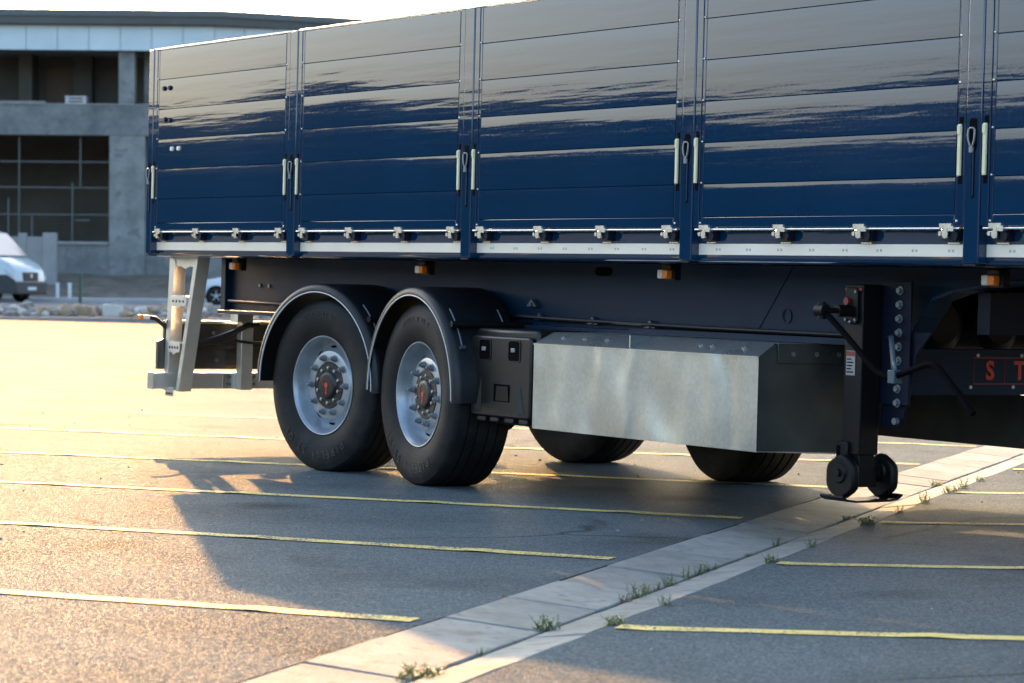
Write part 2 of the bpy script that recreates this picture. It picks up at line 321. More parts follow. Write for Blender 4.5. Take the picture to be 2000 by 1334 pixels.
# ------------------------------------------------------------------ mesh helpers
class MB:
    def __init__(s): s.v = []; s.f = []; s.mi = []; s.cur = 0
    def add(s, vs_, fs, M=None):
        b0 = len(s.v)
        for p in vs_:
            p = Vector(p)
            s.v.append(M @ p if M is not None else p)
        for f in fs: s.f.append([b0+i for i in f]); s.mi.append(s.cur)
        return s
    def box(s, x0, x1, y0, y1, z0, z1, M=None):
        return s.add([(x0,y0,z0),(x1,y0,z0),(x1,y1,z0),(x0,y1,z0),(x0,y0,z1),(x1,y0,z1),(x1,y1,z1),(x0,y1,z1)],
                     [(0,3,2,1),(4,5,6,7),(0,1,5,4),(1,2,6,5),(2,3,7,6),(3,0,4,7)], M)
    def prism(s, poly, axis, a, b, M=None):
        # poly: 2D points; axis 'x': (y,z), 'y': (x,z), 'z': (x,y)
        def P(p, t):
            return {'x': (t, p[0], p[1]), 'y': (p[0], t, p[1]), 'z': (p[0], p[1], t)}[axis]
        n = len(poly)
        vs_ = [P(p, a) for p in poly] + [P(p, b) for p in poly]
        fs = [tuple(range(n)), tuple(range(2*n-1, n-1, -1))]
        for i in range(n):
            j = (i+1) % n
            fs.append((i, i+n, j+n, j))
        return s.add(vs_, fs, M)
    def cyl(s, p0, p1, r0, r1=None, n=12, caps=True, M=None):
        r1 = r0 if r1 is None else r1
        p0 = Vector(p0); p1 = Vector(p1); d = (p1-p0).normalized()
        a = d.orthogonal().normalized(); b = d.cross(a)
        vs_ = []
        for p, r_ in ((p0, r0), (p1, r1)):
            for i in range(n):
                t = 2*PI*i/n; vs_.append(p + a*math.cos(t)*r_ + b*math.sin(t)*r_)
        fs = [(i, (i+1) % n, n+(i+1) % n, n+i) for i in range(n)]
        if caps: fs += [tuple(range(n-1, -1, -1)), tuple(range(n, 2*n))]
        return s.add(vs_, fs, M)
    def tube(s, path, r, n=8, M=None):
        path = [Vector(p) for p in path]; vs_ = []; fs = []
        prev = None
        for i, p in enumerate(path):
            d = (path[min(i+1, len(path)-1)] - path[max(i-1, 0)]).normalized()
            a = d.orthogonal().normalized() if prev is None else (prev - d*prev.dot(d)).normalized()
            prev = a; b = d.cross(a)
            for k in range(n):
                t = 2*PI*k/n; vs_.append(p + a*math.cos(t)*r + b*math.sin(t)*r)
        for i in range(len(path)-1):
            for k in range(n):
                fs.append((i*n+k, i*n+(k+1) % n, (i+1)*n+(k+1) % n, (i+1)*n+k))
        fs += [tuple(range(n-1, -1, -1)), tuple(range((len(path)-1)*n, len(path)*n))]
        return s.add(vs_, fs, M)
    def lathe(s, prof, n=64, a0=0.0, a1=2*PI, closed_prof=False, M=None):
        # prof: (y, r) revolved about the Y axis; angle from +Z towards +X
        full = abs(a1-a0-2*PI) < 1e-6
        cnt = n if full else n+1
        vs_ = []; fs = []; k = len(prof)
        for i in range(cnt):
            t = a0 + (a1-a0)*i/n
            for (y, r_) in prof: vs_.append((r_*math.sin(t), y, r_*math.cos(t)))
        for i in range(n):
            j = (i+1) % cnt
            for q in range(k if closed_prof else k-1):
                q2 = (q+1) % k
                fs.append((i*k+q, j*k+q, j*k+q2, i*k+q2))
        if closed_prof and not full:
            fs += [tuple(range(k)), tuple(range(n*k+k-1, n*k-1, -1))]
        return s.add(vs_, fs, M)
    def mesh(s, name, mats, smooth=30):
        me = bpy.data.meshes.new(name)
        me.from_pydata([tuple(p) for p in s.v], [], s.f)
        for mn in ([mats] if isinstance(mats, str) else mats): me.materials.append(MAT[mn])
        if max(s.mi, default=0): me.polygons.foreach_set('material_index', s.mi)
        bm = bmesh.new(); bm.from_mesh(me); bmesh.ops.recalc_face_normals(bm, faces=bm.faces); bm.to_mesh(me); bm.free()
        if smooth:
            me.polygons.foreach_set('use_smooth', [True]*len(me.polygons))
            me.set_sharp_from_angle(angle=rad(smooth))
        me.update()
        return me
    def build(s, name, mats, parent=None, bevel=0.0, smooth=30, seg=2):
        return link(name, s.mesh(name, mats, smooth), parent, bevel, seg)
def link(name, me, parent=None, bevel=0.0, seg=2, loc=None, rot=None):
    o = bpy.data.objects.new(name, me); COL.objects.link(o)
    if parent is not None: o.parent = parent
    if loc is not None: o.location = loc
    if rot is not None: o.rotation_euler = rot
    if bevel:
        md = o.modifiers.new('bevel', 'BEVEL'); md.width = bevel; md.segments = seg; md.limit_method = 'ANGLE'; md.angle_limit = rad(35)
    return o
def box_obj(name, mat, parent, b, bevel=0.0):
    return MB().box(*b).build(name, mat, parent, bevel)
def empty(name, parent=None, loc=(0, 0, 0), rz=0.0):
    o = bpy.data.objects.new(name, None); COL.objects.link(o); o.location = loc; o.rotation_euler = (0, 0, rz)
    o.empty_display_size = 0.2
    if parent is not None: o.parent = parent
    return o
def tag(o, label=None, cat=None, group=None, kind=None):
    if label: o['label'] = label
    if cat: o['category'] = cat
    if group: o['group'] = group
    if kind: o['kind'] = kind
    return o
def text_geo(txt, size, depth, bold=0.0):
    cu = bpy.data.curves.new('t', 'FONT'); cu.body = txt; cu.size = size; cu.extrude = depth; cu.align_x = 'CENTER'; cu.align_y = 'CENTER'; cu.resolution_u = 3; cu.offset = bold
    ob = bpy.data.objects.new('t', cu); COL.objects.link(ob)
    dg = bpy.context.evaluated_depsgraph_get(); me = bpy.data.meshes.new_from_object(ob.evaluated_get(dg))
    vs_ = [v.co.copy() for v in me.vertices]; fs = [list(p.vertices) for p in me.polygons]
    bpy.data.objects.remove(ob); bpy.data.meshes.remove(me); bpy.data.curves.remove(cu)
    return vs_, fs

# ------------------------------------------------------------------ the car park
GA = rad(127.6)
U = Vector((math.cos(GA), math.sin(GA), 0)); NV = Vector((math.sin(GA), -math.cos(GA), 0))
NL, NC, NR = 5.02, 5.39, 5.61                      # drain edges along NV
SLOPE = 0.04
def gz(n):                                        # finished level across the drain
    if n < NL: return 0.0
    if n < NC: return -0.030*(n-NL)/(NC-NL)
    if n < NR: return -0.030*(1-(n-NC)/(NR-NC))
    if n < 14: return SLOPE*(n-NR)
    return SLOPE*(14-NR)
def P(n, u, dz=0.0): return NV*n + U*u + Vector((0, 0, gz(n)+dz))
az = rad(146.55)
FH = Vector((math.cos(az), math.sin(az), 0)); RH = Vector((math.sin(az), -math.cos(az), 0))
CG = Vector((CAM_P.x, CAM_P.y, 0))
KERB_D = 62.3
bm = bmesh.new()
ns = [-260, -60, -20, 5.019, NL+0.003, NC, NR-0.003, NR+0.004, 14, 60, 260]
zs = [0, 0, 0, 0, -0.075, -0.10, -0.075, 0.001, SLOPE*(14-NR), SLOPE*(14-NR), SLOPE*(14-NR)]
us = [-260, -80, -20, 20, 60, 100, 200]
g = [[bm.verts.new(NV*n_ + U*u_ + Vector((0, 0, z_))) for u_ in us] for n_, z_ in zip(ns, zs)]
for i in range(len(ns)-1):
    for j in range(len(us)-1):
        bm.faces.new((g[i][j], g[i+1][j], g[i+1][j+1], g[i][j+1]))
bmesh.ops.bisect_plane(bm, geom=bm.verts[:]+bm.edges[:]+bm.faces[:], plane_co=CG+FH*KERB_D, plane_no=FH, clear_outer=True)
bmesh.ops.recalc_face_normals(bm, faces=bm.faces)
me = bpy.data.meshes.new('parking_lot'); bm.to_mesh(me); bm.free(); me.materials.append(MAT['asphalt'])
for p_ in me.polygons:
    if p_.normal.z < 0: p_.flip()
lot = link('parking_lot', me); tag(lot, 'worn asphalt car park surface', kind='structure')

# painted bay lines (child sheets 4 mm above the asphalt), edges worn
def bay_line(n0, u0, n1, u1, wd=0.11, hook=False):
    L = abs(n1-n0); k = max(6, int(L/0.12)); r_ = random.Random(int((u0+50)*100))
    a, b = [], []
    for i in range(k+1):
        t = i/k; n_ = n0+(n1-n0)*t; u_ = u0+(u1-u0)*t
        if hook and t > 0.86: u_ += -0.06*((t-0.86)/0.14)**2
        j1 = r_.uniform(-.006, .006); j2 = r_.uniform(-.006, .006)
        lift = 0.004 + (0.0035 if (i % 9) < 1 else 0)
        a.append(P(n_, u_-wd/2+j1, lift)); b.append(P(n_, u_+wd/2+j2, lift))
    mb = MB(); mb.add(a+b, [(i, i+1, k+1+i+1, k+1+i) for i in range(k)])
    return mb.build('painted_line', 'line_paint', lot, smooth=0)
for args in ((-14, -8.45, 4.97, -7.66, .115, True), (-14, -5.75, 4.97, -5.30, .115, True), (-14, -4.2, 4.97, -2.99, .115, True),
             (-14, -2.4, 4.97, -0.64, .115), (-14, 0.0, 5.0, 1.83, .115), (-2, 3.8, 5.0, 4.25, .115)):
    bay_line(*args)
for args in ((5.66, -7.57, 13.5, -7.60), (5.66, -5.18, 13.5, -5.25), (5.66, -2.90, 13.5, -3.0), (5.66, -0.62, 13.5, -0.65), (5.66, 1.7, 13.5, 1.7)):
    bay_line(*args)

# concrete drain: individual slabs
drain = MB().add([P(NL+.01, -24, -.05), P(NC, -24, -.06), P(NR-.01, -24, -.05), P(NL+.01, 40, -.05), P(NC, 40, -.06), P(NR-.01, 40, -.05)],
                 [(0, 1, 4, 3), (1, 2, 5, 4)]).build('drain_channel', 'mortar')
tag(drain, 'shallow concrete drain channel crossing the asphalt', kind='structure')
u = -12.0
rs = random.Random(5)
def slab(n0, n1, u0, u1, name='slab'):
    h0 = rs.uniform(-.002, .004)
    mb = MB(); z0, z1 = gz(n0+1e-4), gz(n1-1e-4)
    if n1 >= NR-0.03: z1 = -0.001
    k = 4
    top = []
    for i in range(k+1):
        uu = u0+(u1-u0)*i/k
        j = rs.uniform(-.004, .004) if 0 < i < k else 0
        top.append((NV*(n0+j*.5)+U*uu+Vector((0, 0, z0+h0))))
        top.append((NV*(n1+j*.5)+U*uu+Vector((0, 0, z1+h0+rs.uniform(-.002, .002)))))
    bot = [p_-Vector((0, 0, 0.06)) for p_ in top]
    n_ = len(top); fs = []
    for i in range(k):
        a = 2*i
        fs += [(a, a+1, a+3, a+2), (n_+a, n_+a+2, n_+a+3, n_+a+1), (a, a+2, n_+a+2, n_+a), (a+1, n_+a+1, n_+a+3, a+3)]
    fs += [(0, n_, n_+1, 1), (2*k, 2*k+1, n_+2*k+1, n_+2*k)]
    mb.add(top+bot, fs)
    return mb.build(name, 'slab_concrete', drain, bevel=0.006, smooth=25)
joints = [-12.2, -11.5, -10.85, -10.2, -9.5, -8.83, -8.17, -7.58, -6.91, -6.28, -5.62, -4.82, -4.01]
while joints[-1] < 30: joints.append(joints[-1]+rs.uniform(.6, .72))
for a, b in zip(joints, joints[1:]): slab(NL+.004, NC-.008, a+.006, b-.006)
jr = [-12.4]
while jr[-1] < 30: jr.append(jr[-1]+rs.uniform(.72, .85))
for a, b in zip(jr, jr[1:]): slab(NC+.008, NR-.005, a+.004, b-.004)

# loose grit on the asphalt
mb = MB()
rg = random.Random(3)
for i in range(420):
    n_ = rg.uniform(-6, 12); u_ = rg.uniform(-9.5, 6)
    if NL-.1 < n_ < NR+.1 and rg.random() < .7: continue
    s = rg.uniform(.004, .013)*(1.6 if rg.random() < .06 else 1)
    c = P(n_, u_, s*.3)
    M = Matrix.Translation(c) @ Matrix.Rotation(rg.uniform(0, 6.28), 4, 'Z') @ Matrix.Diagonal((s, s*rg.uniform(.5, .9), s*rg.uniform(.4, .7), 1))
    mb.cur = 0 if rg.random() < .8 else 1
    mb.add([(1,0,0),(-1,.1,0),(0,1,0),(.1,-1,0),(0,.1,1),(0,0,-1)], [(0,2,4),(2,1,4),(1,3,4),(3,0,4),(2,0,5),(1,2,5),(3,1,5),(0,3,5)], M)
grit = mb.build('loose_grit', ['stone', 'mortar'], smooth=0); tag(grit, 'loose grit and small stones scattered over the asphalt', 'grit', kind='stuff')

# ------------------------------------------------------------------ land beyond the car park (local frame: x right, y away, z up)
RHO = 0.016
BX = RH*math.cos(RHO) + Vector((0, 0, 1))*math.sin(RHO)
BZ = -RH*math.sin(RHO) + Vector((0, 0, 1))*math.cos(RHO)
BO = CG - RH*10 + BX*10
MBG = Matrix.Identity(4)
for r in range(3):
    MBG[r][0] = BX[r]; MBG[r][1] = FH[r]; MBG[r][2] = BZ[r]; MBG[r][3] = BO[r]
def bg_root(name, x, y, z, rz=0.0, size=1.0):
    o = bpy.data.objects.new(name, None); COL.objects.link(o); o.empty_display_size = 0.5
    o.matrix_world = MBG @ Matrix.Translation((x, y, z)) @ Matrix.Rotation(rz, 4, 'Z') @ Matrix.Scale(size, 4)
    return o
def bg_mesh(name, mb, mats, smooth=30, bevel=0.0):
    o = mb.build(name, mats, None, bevel, smooth); o.matrix_world = MBG.copy(); return o
tag(bg_mesh('terrain', MB().add([(-260, KERB_D+.02, -.02), (260, KERB_D+.02, -.02), (260, 900, -.02), (-260, 900, -.02)], [(0, 1, 2, 3)]), 'verge_dirt'), 'bare ground beyond the car park', kind='structure')
kerb = bg_mesh('kerb', MB().box(-60, 60, KERB_D-.05, KERB_D+.16, -.6, .10), 'kerb_concrete', bevel=.02); tag(kerb, 'concrete kerb at the far edge of the car park', kind='structure')
tag(bg_mesh('street', MB().add([(-120, 70.8, .235), (120, 70.8, .235), (120, 84.2, .265), (-120, 84.2, .265)], [(0, 1, 2, 3)]), 'street_grey'), 'grey street behind the stones', kind='structure')
tag(bg_mesh('pavement', MB().box(-120, 120, 84.2, 86.0, -.1, .385), 'pavement_pale', bevel=.02), 'pale pavement in front of the building', kind='structure')
mb = MB(); rb = random.Random(9); nx, ny = 60, 14; vs_ = []
for j in range(ny+1):
    for i in range(nx+1):
        x = -42 + 60*i/nx; y = 86.0 + 9.4*j/ny; t = j/ny
        z = .37 + (.72*min(1, t*1.3)) + (rb.uniform(-.12, .12) if 0 < j else 0)
        vs_.append((x, y, z))
mb.add(vs_, [(j*(nx+1)+i, j*(nx+1)+i+1, (j+1)*(nx+1)+i+1, (j+1)*(nx+1)+i) for j in range(ny) for i in range(nx)])
tag(bg_mesh('dirt_bank', mb, 'bank_dirt'), 'bare earth bank at the foot of the building', kind='structure')
# hills round the open side of the car park (seen mirrored in the paintwork)
mb = MB(); rh = random.Random(21); k = 180; vs_ = []
ph = [rh.uniform(0, 6.28) for _ in range(8)]
for i in range(k+1):
    a = rad(172 + 260*i/k)
    hgt = 13.2 + 4.0*max(0, min(1, (math.degrees(a)-206)/17)) + 1.1*math.sin(a*9+ph[0]) + .8*math.sin(a*23+ph[1]) + .6*math.sin(a*51+ph[2]) + rh.uniform(-.45, .45)
    hgt *= 1 + .9*max(0, min(1, (i/k-.62)/.12))
    for (d, hz) in ((165, -1), (172, hgt*.55), (182, hgt*.92), (190, hgt), (230, hgt*.8), (300, -1)):
        vs_.append((4+math.cos(a)*d, math.sin(a)*d, hz + (rh.uniform(-.3, .3) if hz > 0 else 0)))
mb.add(vs_, [(i*6+j, i*6+j+1, (i+1)*6+j+1, (i+1)*6+j) for i in range(k) for j in range(5)])
tag(mb.build('hills', 'hill_green'), 'low wooded hills around the car park', kind='structure')

# rubble line of stones along the verge
rub = MB().add([(-40, 63.6, .0), (30, 63.6, .0), (30, 70.8, .236), (-40, 70.8, .236)], [(0, 1, 2, 3)])
rub = bg_mesh('rubble_verge', rub, 'verge_dirt'); tag(rub, 'strip of rubble along the verge', kind='structure')
def rock_mesh(seed, flat=.75):
    r_ = random.Random(seed); b_ = bmesh.new(); bmesh.ops.create_icosphere(b_, subdivisions=1, radius=1)
    for v in b_.verts:
        v.co *= r_.uniform(.72, 1.15); v.co.z *= flat
    me_ = bpy.data.meshes.new('stone'); b_.to_mesh(me_); b_.free()
    return me_
rocks = {mt: [] for mt in ('stone', 'stone_tan', 'stone_pale')}
for mt in rocks:
    for s in range(4):
        me_ = rock_mesh(s+len(mt)); me_.materials.append(MAT[mt]); rocks[mt].append(me_)
rk = random.Random(17)
for i in range(150):
    x = rk.uniform(-15.5, -5.2); y = rk.uniform(64.4, 69.6); s = rk.uniform(.09, .27)*(0.7 if y < 66 else 1)
    mt = rk.choices(('stone', 'stone_tan', 'stone_pale'), (6, 2, 2))[0]
    o = link('stone', rk.choice(rocks[mt]), rub, loc=(x, y, s*.35+(y-63.6)*.0328), rot=(rk.uniform(-.4, .4), rk.uniform(-.4, .4), rk.uniform(0, 6)))
    o.scale = (s*rk.uniform(.9, 1.5), s, s)
blk = MB().box(-.24, .24, -.16, .16, 0, .34).build('block', 'stone_pale', rub, bevel=.02); blk.location = (-9.95, 66.2, .03); blk.rotation_euler = (0, .05, .2)
brk = MB().box(-.36, .36, -.2, .2, 0, .28).build('block', 'stone_tan', rub, bevel=.04); brk.location = (-10.95, 66.8, .03); brk.rotation_euler = (0, -.06, -.15)

# ---- the unfinished concrete building
FD = 112.0
bld = bg_root('concrete_building', -15.3, 95.2, .1785, size=.85)
def bpart(name, mat, x0, x1, y0, y1, z0, z1, bevel=0.0, parent=None):
    return MB().box(x0+18, x1+18, y0, y1, z0, z1).build(name, mat, parent or bld, bevel)
bpart('wall', 'building_concrete', -40, -17.0, 0, .35, 0, 2.40)
bpart('sill', 'kerb_concrete', -40, -17.02, -.10, .40, 2.40, 2.52)
col1 = bpart('column', 'building_concrete', -17.0, -15.5, -.02, .9, 0, 6.99)
bpart('wall', 'building_concrete', -15.5, -7.5, .1, .45, 0, 2.0)
bpart('column', 'building_concrete', -9.0, -7.6, -.01, .9, 2.0, 6.99)
bpart('column', 'building_concrete', -28.5, -27.2, -.02, .9, 2.52, 6.99)
bpart('beam', 'building_concrete', -40, -7.4, -.05, .9, 6.99, 8.26)
bpart('parapet', 'kerb_concrete', -40, -19.7, -.10, .25, 8.262, 8.40)
bpart('coping', 'kerb_concrete', -19.7, -7.4, -.08, .30, 8.262, 8.31)
bpart('column', 'building_concrete', -16.64, -15.98, .05, .7, 8.311, 10.52)
bpart('column', 'building_concrete', -9.2, -8.5, .05, .7, 8.311, 10.52)
bpart('floor', 'building_concrete', -40, -7.4, .9, 9, 7.6, 8.2)
bpart('floor', 'building_concrete', -40, -7.4, .5, 9, 0, 2.1)
bpart('ceiling', 'building_concrete', -40, -7.4, .3, 9, 10.6, 10.9)
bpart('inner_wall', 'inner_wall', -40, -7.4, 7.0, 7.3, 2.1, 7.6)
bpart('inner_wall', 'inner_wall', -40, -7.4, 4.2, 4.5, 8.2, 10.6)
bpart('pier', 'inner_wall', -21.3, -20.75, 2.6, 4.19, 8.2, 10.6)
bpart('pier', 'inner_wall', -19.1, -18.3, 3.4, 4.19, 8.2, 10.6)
bpart('pier', 'building_concrete', -15.75, -15.5, 1.4, 2.0, 8.2, 10.6)
bpart('doorway', 'door_brown', -20.4, -19.2, 4.08, 4.19, 8.2, 10.2)
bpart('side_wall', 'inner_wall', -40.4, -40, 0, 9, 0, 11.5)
bpart('side_wall', 'building_concrete', -7.4, -7.1, 0.4, 9, 0, 11.5)
for x, z0, z1 in ((-20.85, 2.53, 6.98), (-18.27, 4.83, 6.98), (-18.6, 2.53, 5.0), (-21.3, 2.53, 4.35), (-20.3, 2.53, 3.6), (-23.4, 2.53, 6.98), (-25.6, 2.53, 6.98)):
    bpart('window_bar', 'bar_steel', x-.026, x+.026, .30, .37, z0, z1)
for z in (5.88, 4.80, 3.66):
    bpart('window_bar', 'bar_steel', -27.1, -17.02, .38, .44, z-.026, z+.026)
bpart('window_bar', 'bar_steel', -18.5, -17.9, .46, .50, 3.4, 3.46)
x = -38.9; fw = 1.315
while x + fw < -12.3:
    bpart('facade_panel', 'facade_panel', x+.012, x+fw-.012, -.20, -.12, 10.54, 11.58); x += fw
corner = x
bpart('fascia_backing', 'roof_metal', -40, corner, -.11, .3, 10.55, 11.6)
ang = rad(22)
for k in range(6):
    q = MB().box(k*1.3+.012, k*1.3+1.288, 0, .08, 10.54, 11.58, Matrix.Translation((corner+18, -.20, 0)) @ Matrix.Rotation(ang, 4, 'Z'))
    q.build('facade_panel', 'facade_panel', bld)
rf = MB().prism([(-42+18, -.65), (-12.35+18, -.65), (-5.5+18, 2.9), (-2+18, 12), (-42+18, 12)], 'z', 11.6, 12.15)
rf.build('roof', 'roof_metal', bld)
MB().prism([(-42+18, -.72), (-12.3+18, -.72), (-5.35+18, 2.85), (-5.45+18, 2.98), (-12.4+18, -.62), (-42+18, -.62)], 'z', 11.92, 12.2).build('gutter_edge', 'bar_steel', bld)
tag(bld, 'unfinished grey concrete two storey building with pale blue fascia panels', 'building')
pal = bg_root('pallet_stack', -15.725, 95.28, .1785+8.262*.85, size=.85)
for k in range(3): MB().box(-.45, .45, .3, .9, .06+k*.13, .13+k*.13).build('board', 'pallet_white', pal, bevel=.01)
for sx in (-.36, .36): MB().box(sx-.06, sx+.06, .32, .88, 0, .40).build('block', 'pallet_white', pal)
tag(pal, 'small pale pallet stack on the upper floor ledge', 'pallet')
# boundary wall
wl = bg_root('boundary_wall', -17.0, 90.1, .1785, size=.85)
MB().box(-9, 1.28, 0, .2, 0, 2.62).build('wall', 'render_wall', wl)
MB().box(1.28, 1.82, -.06, .3, 0, 2.78).build('pillar', 'render_wall', wl, bevel=.02)
MB().box(.30, .62, -.05, .26, 0, 2.76).build('pillar', 'render_wall', wl, bevel=.02)
tag(wl, 'pale rendered boundary wall with square pillars behind the van', 'wall')
for i, (x, lb) in enumerate(((-17.22, 'white wooden marker post standing closer to the wall pillar'), (-16.76, 'white wooden marker post standing closer to the green pole'))):
    p_ = bg_root('marker_post', x*.85, 85.6, .385, size=.85)
    MB().box(-.06, .06, -.04, .04, 0, .52).build('post', 'post_white', p_, bevel=.01)
    MB().box(-.075, .075, -.05, .05, .52, .56).build('cap', 'post_white', p_, bevel=.005)
    tag(p_, lb, 'post', 'white marker posts')
gp = bg_root('green_pole', -11.37, 70, .1)
MB().cyl((0, 0, 0), (0, 0, .98), .045, n=12).build('pole', 'green_paint', gp)
MB().cyl((0, 0, .98), (0, 0, 1.02), .055, n=12).build('cap', 'green_paint', gp)
tag(gp, 'thin dark green pole standing in the rubble strip', 'pole')

# ---- vehicles in the street
def wheel_simple(parent, x, y, r_, wd, side):
    wv = empty('wheel', parent, (x, y, r_))
    s = side
    MB().lathe([(-wd/2*s, r_*.62), (-wd/2*s, r_*.93), (-wd*.36*s, r_), (wd*.36*s, r_), (wd/2*s, r_*.93), (wd/2*s, r_*.62)], 28).build('tyre', 'rubber', wv)
    rb_ = MB().lathe([(-wd*.42*s, r_*.64), (-wd*.30*s, r_*.60), (-wd*.26*s, r_*.2), (-wd*.34*s, r_*.16), (-wd*.34*s, 0.001)], 28)
    for k in range(5):
        a = k*2*PI/5; M = Matrix.Rotation(a, 4, 'Y')
        rb_.box(-r_*.07, r_*.07, -wd*.40*s, -wd*.25*s, r_*.1, r_*.62, M)
    rb_.build('rim', 'rim_silver', wv)
    return wv
def loft_body(sections):
    # sections: list of (y, outline[(x,z)...]) with equal counts
    mb = MB(); n = len(sections[0][1]); vs_ = []
    for y, o_ in sections: vs_ += [(p_[0], y, p_[1]) for p_ in o_]
    fs = []
    for k in range(len(sections)-1):
        for i in range(n): j = (i+1) % n; fs.append((k*n+i, k*n+j, (k+1)*n+j, (k+1)*n+i))
    fs += [tuple(range(n)), tuple(range((len(sections)-1)*n, len(sections)*n))]
    mb.add(vs_, fs); return mb
def inset(o_, cx, cz, sx, sz): return [(cx+(p_[0]-cx)*sx, cz+(p_[1]-cz)*sz) for p_ in o_]
# van: nose at +x
van = bg_root('white_van', -14.875, 81.9, .262, rad(-24), .85)
vo_ = [(-5.3, .42), (-5.35, 1.2), (-5.3, 2.45), (-5.1, 2.58), (-1.9, 2.60), (-1.62, 2.52), (-.72, 1.62), (-.18, 1.38), (.02, 1.12), (.06, .75), (.04, .42), (-.5, .30), (-4.9, .30)]
vb = loft_body([(-1.0, inset(vo_, -2.6, 1.0, .965, .94)), (-.97, inset(vo_, -2.6, 1.0, .985, .975)), (-.82, vo_), (.82, vo_), (.97, inset(vo_, -2.6, 1.0, .985, .975)), (1.0, inset(vo_, -2.6, 1.0, .965, .94))])
vb.build('body', 'van_white', van, bevel=.03, smooth=40)
MB().add([(-1.58, -.80, 2.47), (-1.58, .80, 2.47), (-.735, .90, 1.66), (-.735, -.90, 1.66)], [(0, 1, 2, 3)]).add([(-1.54, -.80, 2.50), (-1.54, .80, 2.50), (-.70, .90, 1.685), (-.70, -.90, 1.685)], [(0, 1, 2, 3)]).build('windscreen', 'glass_tint', van)
MB().prism([(-1.75, 1.55), (-1.0, 1.55), (-1.62, 2.22), (-1.95, 2.25)], 'y', -1.015, -.99).build('side_window', 'glass_tint', van)
MB().prism([(-1.05, .32), (.09, .32), (.09, .78), (-.25, .98), (-.95, 1.0), (-1.1, .9)], 'y', -1.03, -.98).build('wing_cladding', 'dark_cladding', van, bevel=.01)
MB().box(-.05, .12, -.98, .98, .28, .74).build('bumper', 'dark_cladding', van, bevel=.05)
MB().box(-.04, .085, -.46, .46, .76, 1.08).build('grille', 'dark_cladding', van, bevel=.02)
MB().cyl((.08, 0, .95), (.10, 0, .95), .07, n=16).build('badge', 'zinc', van)
MB().box(.115, .135, -.26, .26, .44, .55).build('number_plate', 'post_white', van)
for s in (-1, 1):
    MB().prism([(-.42, 1.22), (.03, .98), (.04, .82), (-.30, .98)], 'y', s*.985-.02, s*.985+.02).build('headlight', 'headlamp', van)
    wheel_simple(van, -.95, s*.86, .34, .24, -s if s > 0 else 1); wheel_simple(van, -4.3, s*.86, .34, .24, -s if s > 0 else 1)
MB().box(-1.18, -1.02, -1.22, -1.0, 1.62, 1.95).build('mirror', 'dark_cladding', van, bevel=.03)
tag(van, 'white van with dark grille and lower cladding facing right', 'van')
# car: nose at -x
car = bg_root('white_car', -9.56, 80.1, .256, rad(8), .85)
co_ = [(.0, .34), (-.04, .55), (.02, .74), (.25, .86), (1.12, 1.02), (1.85, 1.42), (2.5, 1.48), (3.3, 1.40), (4.0, 1.05), (4.25, .95), (4.3, .5), (4.2, .28), (.4, .24)]
cb = loft_body([(-.86, inset(co_, 2.1, .8, .94, .80)), (-.84, inset(co_, 2.1, .75, .975, .93)), (-.62, co_), (.62, co_), (.84, inset(co_, 2.1, .75, .975, .93)), (.86, inset(co_, 2.1, .8, .94, .80))])
cb.build('body', 'car_white', car, bevel=.03, smooth=40)
MB().prism([(1.32, 1.0), (1.95, 1.34), (2.5, 1.38), (3.2, 1.30), (3.45, 1.02)], 'y', -.875, -.85).build('side_window', 'glass_tint', car)
MB().prism([(.02, .70), (.42, .83), (.5, .76), (.1, .62)], 'y', -.84, -.79).build('headlight', 'headlamp', car)
for x in (.72, 3.45):
    MB().lathe([(-.86, .0), (-.86, .37)], 28, M=Matrix.Translation((x, -.003, .31))).build('wheel_arch', 'black_gap', car)
    for s in (-1, 1): wheel_simple(car, x, s*.78, .31, .20, -s if s > 0 else 1)
tag(car, 'pale white car seen between the ladder and the trailer frame', 'car')
# give the arch disc a visible wheel just outside it
for ch in car.children:
    if ch.name.startswith('wheel') and not ch.name.startswith('wheel_arch') and ch.location.y < 0: ch.location.y = -.80

# ------------------------------------------------------------------ the semi trailer (x forward, y away from camera, z up)
T = empty('semi_trailer')
tag(T, 'dark blue dropside semi trailer standing on the car park', 'trailer')
PITCH = 2.02
NP = 6
ZT = 2.693
GRV = [1.526, 1.687, 1.888, 2.089, 2.291, 2.493, ZT]
def post_range(i):
    c = PITCH*i
    return (c-.020, c+.055) if i == 0 else (c-.044, c+.053)
# board profile: faint crown so each board mirrors a tall slice of surroundings
def board_mesh(L, h, crown, tilt=0.0):
    k = 14; prof = []
    hh = h/2
    for i in range(k+1):
        z = -hh + h*i/k
        t = z/hh
        y = hh*(.55*crown*max(0, t-.25)**2/.75*1.6 + .12*crown*min(0, t)**2) + tilt*z
        prof.append((y, z))
    prof[-1] = (prof[-1][0], hh-.0032)
    prof = [(.004, -hh)] + prof + [(prof[-1][0]+.0032, hh), (.024, hh), (.024, -hh)]
    mb = MB(); nx = 8; vs_ = []; n = len(prof)
    for j in range(nx+1):
        for (y, z) in prof: vs_.append((L*j/nx, y, z))
    fs = [(j*n+q, (j+1)*n+q, (j+1)*n+(q+1) % n, j*n+(q+1) % n) for j in range(nx) for q in range(n)]
    fs += [tuple(range(n)), tuple(range(nx*n+n-1, nx*n-1, -1))]
    mb.add(vs_, fs)
    return mb.mesh('board', 'navy_paint', 20)
BM = {}
PF = 0.007                                         # panel face
hinge_me = None
